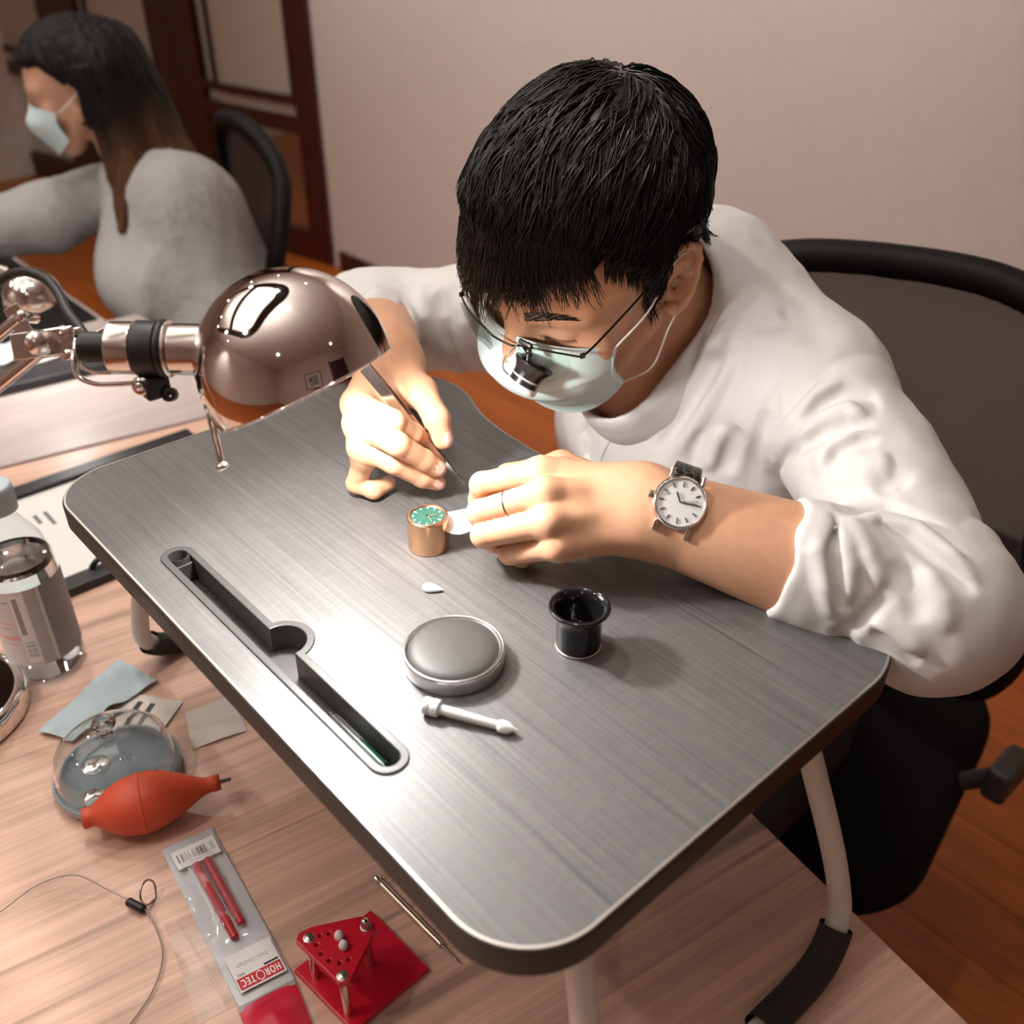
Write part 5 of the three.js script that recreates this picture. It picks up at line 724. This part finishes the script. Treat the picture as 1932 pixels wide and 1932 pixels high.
{ // clear dust dome over a divided blue tray
  const t = thing('dust_cover', 'clear plastic dust dome over a divided pale blue tray', 'dust cover', [-0.2, DESK, 0.232]);
  const blue = std(rgb(0.42, 0.53, 0.58), 0.4, { transmission: 0.25, thickness: 0 }), clear = std(rgb(0.97, 0.98, 0.98), 0.02, { transmission: 1, thickness: 0 });
  const tray = obj('tray', lathe([[0.0001, 0.002], [0.046, 0.002], [0.05, 0.0015], [0.0535, 0.004], [0.0545, 0.012], [0.0535, 0.0135], [0.051, 0.0125], [0.0495, 0.006], [0.0001, 0.005]], 72), blue, t);
  for (const a of [0.4, 2.5, 4.6]) obj('divider', rbox(0.0016, 0.011, 0.047, 0.0006, [0.0245 * Math.sin(a), 0.0095, 0.0245 * Math.cos(a)], [0, a, 0]), clear, tray);
  obj('inner_ring', lathe([[0.014, 0.005], [0.0155, 0.005], [0.0155, 0.016], [0.014, 0.016], [0.014, 0.005]], 40), clear, tray);
  const solid = std(rgb(0.97, 0.98, 0.985), 0.01, { transmission: 1, thickness: 0.002, ior: 1.45 });
  const dome = obj('dome', lathe([[0.049, 0.0135], [0.051, 0.0135], [0.0505, 0.027], [0.047, 0.0385], [0.038, 0.0475], [0.024, 0.053], [0.011, 0.055], [0.0001, 0.0555], [0.0001, 0.0537], [0.011, 0.0532], [0.0235, 0.0512], [0.037, 0.046], [0.0453, 0.0375], [0.0487, 0.0265], [0.049, 0.0135]], 96), solid, t);
  obj('dome_rim', lathe([[0.049, 0.0125], [0.0525, 0.0125], [0.053, 0.014], [0.0522, 0.0155], [0.0495, 0.0155]], 72), clear, dome);
  obj('knob', lathe([[0.0001, 0.0545], [0.006, 0.055], [0.005, 0.0585], [0.0058, 0.062], [0.0095, 0.0645], [0.0105, 0.067], [0.0095, 0.0695], [0.0001, 0.071]], 40), std(rgb(0.97, 0.98, 0.98), 0.03, { transmission: 1, thickness: 0.01 }), dome);
  for (const [x, z, r, n] of [[0.026, -0.018, 0.011, 'round watch glass under the clear dome, nearest the slip'], [-0.022, 0.012, 0.012, 'round watch glass under the clear dome, left of its knob'], [0.012, 0.028, 0.009, 'smallest watch glass under the clear dome']]) { const g = thing('watch_glass', n, 'watch glass', [-0.2 + x, DESK + 0.0062, 0.232 + z]); obj('glass_disc', lathe([[0.0001, 0.0022], [r * 0.6, 0.002], [r, 0.0009], [r, 0], [0.0001, 0]], 36), std(rgb(0.93, 0.95, 0.96), 0.03, { transmission: 1, thickness: 0.002 }), g); }
}
{ // red rubber blower
  const a = V(-0.151, DESK + 0.0258, 0.278), b = V(-0.1125, DESK + 0.0258, 0.178), d = b.clone().sub(a), L = d.length(), ax = d.normalize().toArray();
  const t = thing('rubber_blower', 'orange red rubber dust blower in front of the clear dome', 'blower', a.toArray());
  const red = std(rgb(0.62, 0.075, 0.025), 0.5);
  const bulb = obj('bulb', latheAlong([[0.0001, -0.001], [0.0085, -0.001], [0.009, 0.0005], [0.0085, 0.004], [0.0085, 0.007], [0.0125, 0.0125], [0.019, 0.021], [0.0235, 0.031], [0.0253, 0.041], [0.0257, 0.047], [0.025, 0.055], [0.0222, 0.066], [0.0165, 0.079], [0.0105, 0.09], [0.0072, 0.0975], [0.0066, 0.102], [0.0072, 0.1045], [0.0068, L + 0.003], [0.0001, L + 0.003]], [0, 0, 0], ax, 64), red, t);
  obj('seam', latheAlong([[0.0248, 0.0445], [0.0261, 0.0462], [0.0262, 0.0475], [0.0249, 0.049]], [0, 0, 0], ax, 64), red, bulb);
  obj('nozzle', latheAlong([[0.0022, L], [0.0016, L + 0.012], [0.0001, L + 0.0125]], [0, 0, 0], ax, 16), metal(rgb(0.3, 0.27, 0.24), 0.35), t);
}
{ // zip bag with two red sticks and labels
  const A = [-0.099, 0.2395], B = [-0.092, 0.1975], Cc = [0.0735, 0.2165], D = [0.0655, 0.2575];
  const t = thing('tool_package', 'clear packet with white card holding two red sticks', 'package', [-0.012, DESK, 0.228]); const T = g => g.translate(0.012, -DESK, -0.228);
  obj('card', T(quadSheet(A, B, Cc, D, 4, 24, (u, v) => DESK + 0.0014, 0.0016)), std(rgb(0.60, 0.61, 0.61), 0.5), t);
  const at2 = (u, v) => [lerp(lerp(A[0], B[0], u), lerp(D[0], Cc[0], u), v), lerp(lerp(A[1], B[1], u), lerp(D[1], Cc[1], u), v)];
  obj('bag_film', T(sheet((u, v) => { const [x, z] = at2(lerp(-0.03, 1.03, u), v), e = Math.min(u, 1 - u); return V(x, DESK + 0.0028 + 0.0075 * sstep(0, 0.35, e) * sstep(0.03, 0.2, v) * sstep(0.72, 0.55, v) + 0.0006 * noise(x * 90, 2, z * 90), z); }, 16, 50, 0.0003)), std(rgb(0.98, 0.98, 0.99), 0.05, { transmission: 0.97, thickness: 0, specularIntensity: 0.5 }), t);
  const barcode = canvasTex(512, 200, (c, w, h) => { c.fillStyle = '#dedcda'; c.fillRect(0, 0, w, h); c.fillStyle = '#5e5b5c'; for (let i = 0; i < 58; i++) if (hash3(i, 5, 1) > 0.45) c.fillRect(40 + i * 7.5, 50, 3 + 4 * hash3(i, 1, 2), 90); c.font = '24px sans-serif'; c.fillText('7 6 1 1 8 0 4', 150, 175); });
  const quad = (u0, u1, v0, v1, map, name, flip) => obj(name, T(sheet((u, v) => { const [x, z] = at2(lerp(u0, u1, flip ? 1 - u : u), lerp(v0, v1, flip ? v : 1 - v)); return V(x, DESK + 0.0052 + 0.005 * sstep(0, 0.2, v0 > 0.5 ? 0 : v0), z); }, 8, 4, 0.0003)), std(0xffffff, 0.5, { map }), t);
  quad(0.1, 0.93, 0.07, 0.19, barcode, 'barcode_label', false);
  const brand = canvasTex(512, 340, (c, w, h) => { c.fillStyle = '#e6e2e2'; c.fillRect(0, 0, w, h); c.fillStyle = '#c4202e'; c.fillRect(14, 14, w - 28, 104); c.fillStyle = '#f3ecec'; c.font = 'bold 88px sans-serif'; c.textAlign = 'center'; c.fillText('HOR', 118, 98, 176); c.fillText('TEC', 394, 98, 176); c.strokeStyle = '#f3ecec'; c.lineWidth = 9; c.fillStyle = '#c4202e'; c.beginPath(); c.arc(w / 2 + 2, 67, 40, 0, 7); c.fill(); c.stroke(); c.fillStyle = '#2b2728'; c.fillRect(20, 128, 160, 18); c.font = 'bold 28px sans-serif'; c.fillText('SWISS', 430, 152); c.fillStyle = '#8c8685'; c.font = 'italic 46px serif'; c.fillText('Tools / Outillage', w / 2, 235); c.font = '22px sans-serif'; c.fillText('. . . . . . . . .', w / 2 + 60, 290); });
  quad(0.12, 0.95, 0.755, 0.955, brand, 'brand_label', true);
  for (const [u, v0, v1, nm] of [[0.42, 0.2, 0.69, 0], [0.63, 0.2, 0.635, 1]]) { const [x0, z0] = at2(u, v0), [x1, z1] = at2(u + 0.02, v1), a = V(x0, DESK + 0.0066, z0), b = V(x1, DESK + 0.0066, z1), L = a.distanceTo(b), ax = b.clone().sub(a).normalize().toArray(); const g = thing('red_stick', nm ? 'red stick in the packet, on the side of the red stand' : 'longer red stick in the packet, on the side of the wire', 'stick', a.toArray()); obj('shaft', latheAlong([[0.0001, 0], [0.0032, 0], [0.0036, 0.0006], [0.0036, L - 0.012], [0.0032, L - 0.01], [0.0032, L - 0.001], [0.0026, L], [0.0001, L]], [0, 0, 0], ax, 24), std(rgb(0.42, 0.015, 0.02), 0.35), g); }
  const r = thing('red_pouch', 'translucent red plastic pouch below the white packet', 'pouch', [0.095, DESK, 0.245]); obj('pouch_film', quadSheet([-0.028, 0.0135], [-0.0205, -0.0275], [0.05, -0.012], [0.037, 0.028], 14, 20, (u, v) => 0.003 + 0.009 * Math.sin(Math.PI * clamp(u, 0, 1)) * sstep(0, 0.35, v), 0.0016), std(rgb(0.72, 0.02, 0.06), 0.28, { transmission: 0.25, thickness: 0 }), r);
  obj('pouch_seam', quadSheet([-0.029, 0.0138], [-0.021, -0.028], [-0.0165, -0.027], [-0.0245, 0.0148], 4, 4, () => 0.0035, 0.0008), std(rgb(0.3, 0.28, 0.28), 0.3), r);
}
{ // wire with clip and ring, plastic film, clear strip
  const t = thing('wire_with_clip', 'thin curved steel wire with a black clip and split ring', 'wire', [-0.06, DESK, 0.276]), T = p => [p[0] + 0.06, p[1] - DESK, p[2] - 0.276], st = metal(rgb(0.35, 0.31, 0.28), 0.3);
  obj('wire', [tube([[-0.13, DESK + 0.002, 0.41], [-0.127, DESK + 0.004, 0.361], [-0.125, DESK + 0.012, 0.329], [-0.113, DESK + 0.014, 0.304], [-0.09, DESK + 0.008, 0.29], [-0.066, DESK + 0.005, 0.279], [-0.049, DESK + 0.004, 0.2735], [-0.028, DESK + 0.003, 0.275], [-0.01, DESK + 0.003, 0.28], [0.009, DESK + 0.003, 0.294], [0.024, DESK + 0.002, 0.319], [0.045, DESK + 0.002, 0.37]].map(T), 0.0006, 120, 6)], st, t);
  obj('clip', latheAlong([[0.0001, 0], [0.003, 0], [0.0034, 0.0008], [0.0034, 0.0155], [0.003, 0.0165], [0.0001, 0.0165]], T([-0.0685, DESK + 0.005, 0.281]), [0.93, 0, -0.38], 20), std(rgb(0.008, 0.008, 0.008), 0.4), t);
  const ring = new THREE.TorusGeometry(0.0092, 0.0009, 10, 40); ring.applyQuaternion(new THREE.Quaternion().setFromUnitVectors(V(0, 0, 1), V(0.74, 0.3, -0.6).normalize())); ring.translate(...T([-0.0615, DESK + 0.0102, 0.2665])); obj('split_ring', [ring], metal(rgb(0.45, 0.42, 0.4), 0.2), t);
  const film = centred(obj('plastic_film', [quadSheet([-0.035, 0.268], [-0.028, 0.246], [0.062, 0.258], [0.056, 0.284], 10, 10, (u, v, x, z) => DESK + 0.0012 + 0.0006 * noise(x * 60, 1, z * 60), 0.0002), tube([[-0.028, DESK + 0.0024, 0.259], [0.01, DESK + 0.0026, 0.2605], [0.056, DESK + 0.0024, 0.2625]], 0.0011, 20, 8)], std(rgb(0.97, 0.97, 0.97), 0.06, { transmission: 0.96, thickness: 0, specularIntensity: 0.5 })), 0.015, 0.265); tag(film, 'clear crumpled plastic film between the wire and the packet', 'plastic film');
}
{ // red tool stand
  const red = std(rgb(0.60, 0.008, 0.028), 0.3), y1 = 0.052;
  const t = thing('tool_stand', 'red stand with a pierced triangular top and metal posts', 'tool stand', [0.1, DESK, 0.176]);
  obj('base', slab(shapeOf([[-0.034, -0.033], [0.034, -0.037], [0.036, 0.031], [-0.031, 0.038]]), 0, 0.006, 0.0008), red, t);
  const tri = shapeOf([[-0.021, 0.036], [-0.0245, 0.031], [-0.0225, 0.022], [-0.006, -0.009], [0.002, -0.0145], [0.009, -0.012], [0.0295, 0.024], [0.027, 0.031]]); const holes = [[-0.008, 0.027], [0.0, 0.0285], [0.008, 0.027], [0.0145, 0.0225], [0.0165, 0.0165], [-0.0125, 0.0215], [-0.0095, 0.016]]; for (const [x, z] of holes) { const h = new THREE.Path(); h.absarc(x, z, 0.0015, 0, Math.PI * 2, true); tri.holes.push(h); }
  obj('top_plate', slab(tri, y1 - 0.006, y1, 0.0006), red, t);
  for (const [x, z] of [[-0.016, 0.0285], [0.0235, 0.0265], [0.0035, -0.0065]]) { obj('post', cyl(0.0032, 0.0032, y1 - 0.012, [x, 0.006 + (y1 - 0.012) / 2, z], [0, 0, 0], 20), metal(rgb(0.75, 0.62, 0.56), 0.2), t); obj('screw', lathe([[0.0001, y1 + 0.0016], [0.0018, y1 + 0.0014], [0.0022, y1 + 0.0008], [0.0036, y1 + 0.0012], [0.0042, y1 + 0.0004], [0.0042, y1 - 0.0002]], 24, [x, 0, z]), metal(rgb(0.7, 0.68, 0.66), 0.25), t); }
  for (const [x, z] of [[-0.0015, 0.0125], [0.0068, 0.0142]]) obj('white_pin', lathe([[0.0001, y1 + 0.0075], [0.0022, y1 + 0.0068], [0.0032, y1 + 0.0045], [0.0033, y1 + 0.0022], [0.0024, y1]], 20, [x, 0, z]), std(rgb(0.85, 0.82, 0.8), 0.4), t);
  obj('steel_pin', lathe([[0.0001, y1 + 0.0085], [0.0024, y1 + 0.008], [0.0028, y1 + 0.0062], [0.0022, y1 + 0.005], [0.003, y1 + 0.004], [0.003, y1]], 20, [0.0035, 0, -0.0065]), metal(rgb(0.6, 0.57, 0.55), 0.2), t);
}
{ // jeweller's screwdriver
  const a = [0.046, DESK + 0.0036, 0.1225], b = [0.125, DESK + 0.0034, 0.1195], d = V(...b).sub(V(...a)), L = d.length(), ax = d.normalize().toArray();
  const t = thing('screwdriver', 'slim knurled brass screwdriver lying under the near tray edge', 'screwdriver', a);
  obj('cap', latheAlong([[0.0001, -0.004], [0.0028, -0.0036], [0.0034, -0.002], [0.0034, 0.001], [0.0022, 0.0022], [0.0022, 0.0036], [0.0001, 0.0036]], [0, 0, 0], ax, 24), metal(rgb(0.72, 0.68, 0.58), 0.25), t);
  obj('handle', latheAlong([[0.0001, 0.003], [0.0026, 0.0035], [0.003, 0.006], ...Array.from({ length: 40 }, (_, k) => [k % 2 ? 0.0031 : 0.0027, 0.012 + k * 0.0011]), [0.003, L - 0.016], [0.0028, L - 0.001], [0.0016, L], [0.0001, L]], [0, 0, 0], ax, 18), metal(rgb(0.66, 0.55, 0.45), 0.3), t);
  obj('blade', latheAlong([[0.0008, L], [0.0008, L + 0.016], [0.0005, L + 0.019], [0.0001, L + 0.0192]], [0, 0, 0], ax, 12), metal(rgb(0.3, 0.24, 0.2), 0.3), t);
}

// ---------------------------------------------------------------- the woman further along the desk
{
  const O = V(-1.452, 1.113, -0.312), FZ = V(-0.50, -0.20, 0.84).normalize(), FX = V(0, 1, 0).cross(FZ).normalize(), FY = FZ.clone().cross(FX);
  const W = (x, y, z) => O.clone().addScaledVector(FX, x).addScaledVector(FY, y).addScaledVector(FZ, z), A = (x, y, z) => W(x, y, z).toArray(), k = 0.87;
  const inv = (x, y, z) => { const dx = x - O.x, dy = y - O.y, dz = z - O.z; return [(dx * FX.x + dy * FX.y + dz * FX.z) / k, (dx * FY.x + dy * FY.y + dz * FY.z) / k, (dx * FZ.x + dy * FZ.y + dz * FZ.z) / k]; };
  const neck = [A(0, -0.03, -0.03), [-1.395, 0.985, -0.36]];
  const J = { ls: [-1.272, 0.942, -0.385], rs: [-1.51, 0.935, -0.43], le: [-1.205, 0.74, -0.41], lw: [-1.235, 0.655, -0.31], re: [-1.545, 0.885, -0.225], rw: [-1.60, 0.865, 0.02], chest: [-1.355, 0.88, -0.42], pelvis: [-1.27, 0.56, -0.50] };
  const t = thing('person', 'woman in a grey jumper and face mask seated further along the desk', 'person', [J.pelvis[0], 0, J.pelvis[2]]), T = g => g.translate(-J.pelvis[0], 0, -J.pelvis[2]);
  const skin = (x, y, z) => smin(face(...inv(x, y, z)) * k, cone(x, y, z, neck[0], neck[1], 0.045, 0.05), 0.02);
  const bx = (pts, m) => { const b = new THREE.Box3().setFromPoints(pts.map(p => V(...p))).expandByScalar(m); return [b.min.toArray(), b.max.toArray()]; };
  const hands = (x, y, z) => { let d = 1; for (const [e, w] of [[J.le, J.lw], [J.re, J.rw]]) { const v = V(...w).sub(V(...e)).normalize(), q = V(...w); d = Math.min(d, cone(x, y, z, e, w, 0.034, 0.024)); const s = v.clone().cross(V(0, 1, 0)).normalize(); for (let i = 0; i < 4; i++) { const a = q.clone().addScaledVector(v, 0.07).addScaledVector(s, (i - 1.5) * 0.016), b = a.clone().addScaledVector(v, 0.035).add(V(0, -0.012, 0)), c = b.clone().addScaledVector(v, 0.022).add(V(0, -0.018, 0)); d = smin(d, cone(x, y, z, q.toArray(), a.toArray(), 0.02, 0.011), 0.012); d = smin(d, cone(x, y, z, a.toArray(), b.toArray(), 0.009, 0.008), 0.003); d = smin(d, cone(x, y, z, b.toArray(), c.toArray(), 0.008, 0.006), 0.003); } const th = q.clone().addScaledVector(s, -0.03).addScaledVector(v, 0.03); d = smin(d, cone(x, y, z, q.toArray(), th.toArray(), 0.015, 0.011), 0.01); d = smin(d, cone(x, y, z, th.toArray(), th.clone().addScaledVector(v, 0.04).add(V(0, -0.01, 0)).toArray(), 0.011, 0.008), 0.004); } return d; };
  const trunk = (x, y, z) => smin(cone(x, y, z, J.chest, J.pelvis, 0.07, 0.08), Math.min(cone(x, y, z, J.ls, J.le, 0.03, 0.03), cone(x, y, z, J.rs, J.re, 0.03, 0.03)), 0.03);
  const body = mergeGeometries([nets(skin, ...bx([A(0, 0.1, 0), A(0, -0.1, 0.05), A(0, 0.02, -0.08), neck[1]], 0.085), 0.005), nets(hands, ...bx([J.lw, J.rw, J.le, J.re], 0.14), 0.005), nets(trunk, ...bx([J.chest, J.pelvis, J.le, J.re, J.ls, J.rs], 0.1), 0.015)].map(g => paint(g, () => [0.62, 0.35, 0.24])));
  obj('body', T(body), skinMat, t);
  // loose jumper
  const knit = (x, y, z) => { let d = ell(x, y, z, [-1.355, 0.87, -0.41], [0.138, 0.15, 0.115]); d = smin(d, cone(x, y, z, [-1.345, 0.86, -0.41], J.pelvis, 0.115, 0.135), 0.06); d = smin(d, cone(x, y, z, [-1.36, 0.90, -0.37], [-1.325, 0.80, -0.315], 0.085, 0.085), 0.05); d = smin(d, cone(x, y, z, [-1.325, 0.80, -0.315], [-1.29, 0.62, -0.42], 0.085, 0.1), 0.05); d = smin(d, cone(x, y, z, [-1.395, 0.965, -0.375], J.ls, 0.06, 0.07), 0.05); d = smin(d, cone(x, y, z, [-1.395, 0.965, -0.375], J.rs, 0.06, 0.06), 0.05); d = smin(d, cone(x, y, z, J.ls, J.le, 0.068, 0.072), 0.04); d = smin(d, cone(x, y, z, J.le, J.lw, 0.07, 0.05), 0.03); d = smin(d, cone(x, y, z, J.rs, J.re, 0.062, 0.06), 0.04); d = smin(d, cone(x, y, z, J.re, J.rw, 0.06, 0.048), 0.03);
    if (Math.abs(d) < 0.03) d += 0.006 * noise(x * 14, y * 6, z * 14) + 0.003 * noise(x * 34, y * 14, z * 34) + 0.0012 * noise(x * 160, y * 160, z * 160); return smax(d, -(cone(x, y, z, neck[0], neck[1], 0.05, 0.056)), 0.006); };
  obj('jumper', T(nets(knit, [-1.75, 0.42, -0.68], [-1.02, 1.07, 0.1], 0.0075)), std(rgb(0.33, 0.325, 0.32), 0.95, { sheen: 0.3 }), t);
  obj('trousers', T(nets((x, y, z) => { let d = cone(x, y, z, J.pelvis, [J.pelvis[0], 0.52, -0.5], 0.15, 0.14); for (const s of [-1, 1]) { d = smin(d, cone(x, y, z, [J.pelvis[0] + s * 0.09, 0.53, -0.48], [-1.35 + s * 0.12, 0.54, -0.08], 0.085, 0.065), 0.04); d = smin(d, cone(x, y, z, [-1.35 + s * 0.12, 0.54, -0.08], [-1.35 + s * 0.12, 0.06, -0.1], 0.065, 0.05), 0.03); } return d; }, [-1.62, 0.0, -0.7], [-1.0, 0.72, 0.02], 0.014)), std(rgb(0.014, 0.013, 0.016), 0.85), t);
  // long hair: dark at the roots, dyed brown towards the ends
  const hf = (x, y, z) => { const [a, b, c] = inv(x, y, z); const line = c > 0.045 ? 0.07 : c > 0.0 ? lerp(0.02, 0.07, c / 0.045) : -0.06; let d = face(a, b, c) * k - lerp(-0.004, 0.012, sstep(-0.004, 0.02, b - line)); d = smin(d, cone(x, y, z, A(0.045, 0.03, -0.055), A(0.075, -0.13, -0.045), 0.045, 0.04), 0.03); d = smin(d, cone(x, y, z, A(0.075, -0.13, -0.045), [-1.30, 0.905, -0.275], 0.04, 0.008), 0.02); d = smin(d, cone(x, y, z, A(-0.01, 0.04, -0.075), A(0.03, -0.16, -0.115), 0.062, 0.045), 0.03); d = smin(d, cone(x, y, z, A(0.03, -0.16, -0.115), [-1.285, 0.93, -0.465], 0.045, 0.02), 0.03); d = smin(d, cone(x, y, z, A(-0.06, 0.02, -0.04), A(-0.07, -0.16, 0.0), 0.03, 0.015), 0.02); d = smax(d, -(ell(a, b, c, [0, -0.03, 0.085], [0.085, 0.085, 0.07])), 0.008); d = smax(d, -cone(a, b, c, [0.078, -0.03, -0.002], [0.078, 0.02, -0.006], 0.018, 0.018), 0.006); return d + 0.0025 * noise(a * 120, b * 10, c * 120); };
  const hg = paint(nets(hf, ...bx([A(0, 0.12, 0), A(0, -0.12, 0), [-1.285, 0.9, -0.46], [-1.29, 0.9, -0.27], A(-0.08, 0, 0), A(0.08, 0, 0)], 0.1), 0.005), (x, y, z) => { const b = inv(x, y, z)[1], q = 0.7 + 0.6 * hash3(Math.floor(x * 160), 1, Math.floor(z * 160)), m = sstep(-0.02, -0.13, b + 0.03 * noise(x * 40, y * 10, z * 40)); return [lerp(0.004, 0.07, m) * q, lerp(0.003, 0.029, m) * q, lerp(0.0028, 0.011, m) * q]; });
  obj('hair', T(hg), std(0xffffff, 0.62, { vertexColors: true, specularIntensity: 0.4 }), t);
  const mask = thing('face_mask', 'pale blue surgical mask worn by the woman in grey', 'face mask', A(0, -0.04, 0.08)), mp = mask.position;
  const zf = v => v < 0.35 ? lerp(0.106, 0.129, sstep(0, 0.35, v)) : lerp(0.129, 0.092, sstep(0.35, 1.05, v));
  obj('mask_cloth', sheet((u, v) => { const a = (u * 2 - 1) * 1.4, e = Math.pow(Math.abs(u * 2 - 1), 2.2); return W(0.072 * k * Math.sin(a), k * lerp(lerp(0.011, -0.1, v), lerp(-0.013, -0.07, v), e), k * (0.033 + (zf(v) - 0.033) * Math.pow(Math.cos(a), 0.85))).sub(mp); }, 30, 24, 0.0014), std(rgb(0.55, 0.68, 0.70), 0.8), mask);
  for (const s of [-1, 1]) obj('ear_loop', tube([[0.069, -0.012, 0.035], [0.076, 0.0, 0.01], [0.08, 0.02, -0.02]].map(q => W(s * q[0], q[1], q[2]).sub(mp)), 0.0012, 16, 6), std(rgb(0.8, 0.8, 0.78), 0.7), mask);
  // her chair
  meshChair('black mesh backed office chair behind the woman in grey', [-1.27, 0, -0.58], 0.2, [[-1.5, 1.02, -0.60], [-1.42, 1.03, -0.60], [-1.33, 0.995, -0.605], [-1.267, 0.945, -0.592], [-1.235, 0.87, -0.56], [-1.225, 0.79, -0.53], [-1.25, 0.70, -0.525], [-1.36, 0.66, -0.56], [-1.47, 0.68, -0.60], [-1.55, 0.8, -0.62], [-1.55, 0.95, -0.62]], [-1.29, 0.4275, -0.52], [0.5, 0.48]);
  // her work lamp
  const P = [-1.03, 0.917, -0.024], b0 = [-1.22, DESK, 0.26]; const l2 = thing('work_lamp', 'smaller looking chrome work lamp in front of the woman', 'lamp', b0), Lq = p => [p[0] - b0[0], p[1] - b0[1], p[2] - b0[2]]; const ch = metal(rgb(0.78, 0.72, 0.69), 0.08), up = [0.1, 0.95, 0.2];
  const arcs = (R, a0, a1, n) => Array.from({ length: n + 1 }, (_, i) => { const a = lerp(a0, a1, i / n); return [R * Math.sin(a), R * Math.cos(a)]; });
  const sh = obj('shade', latheAlong(arcs(0.042, 1.7, 0.0005, 28), Lq(P), up, 56), ch, l2); obj('inner_shade', latheAlong(arcs(0.0408, 0.0005, 1.7, 28), Lq(P), up, 56), std(rgb(0.8, 0.78, 0.75), 0.5), sh);
  obj('arm', [tube([[-1.05, 0.955, -0.005], [-1.1, 0.985, 0.06], [-1.2, 1.02, 0.22]].map(Lq), 0.006, 20, 10), tube([[-1.2, 1.02, 0.22], [-1.22, 0.95, 0.25], [-1.22, 0.78, 0.26]].map(Lq), 0.006, 20, 10)], ch, l2);
  obj('base', lathe([[0.0001, 0], [0.074, 0], [0.0765, 0.004], [0.0765, 0.018], [0.07, 0.025], [0.0001, 0.025]], 48), ch, l2);
  obj('bulb', ball(0.018, Lq([P[0], P[1] - 0.004, P[2]])), new THREE.MeshStandardMaterial({ color: 0xffffff, emissive: COOL, emissiveIntensity: 25 }), l2);
  const pl = new THREE.PointLight(COOL, LAMP_CD * 0.1, 0, 2); pl.position.set(...Lq([P[0], P[1] - 0.004, P[2]])); pl.castShadow = true; pl.shadow.radius = 0.8; l2.add(pl);
}

scene.traverse(o => { if (o.isMesh) { o.castShadow = true; o.receiveShadow = true; } });
renderer.render(scene, camera);
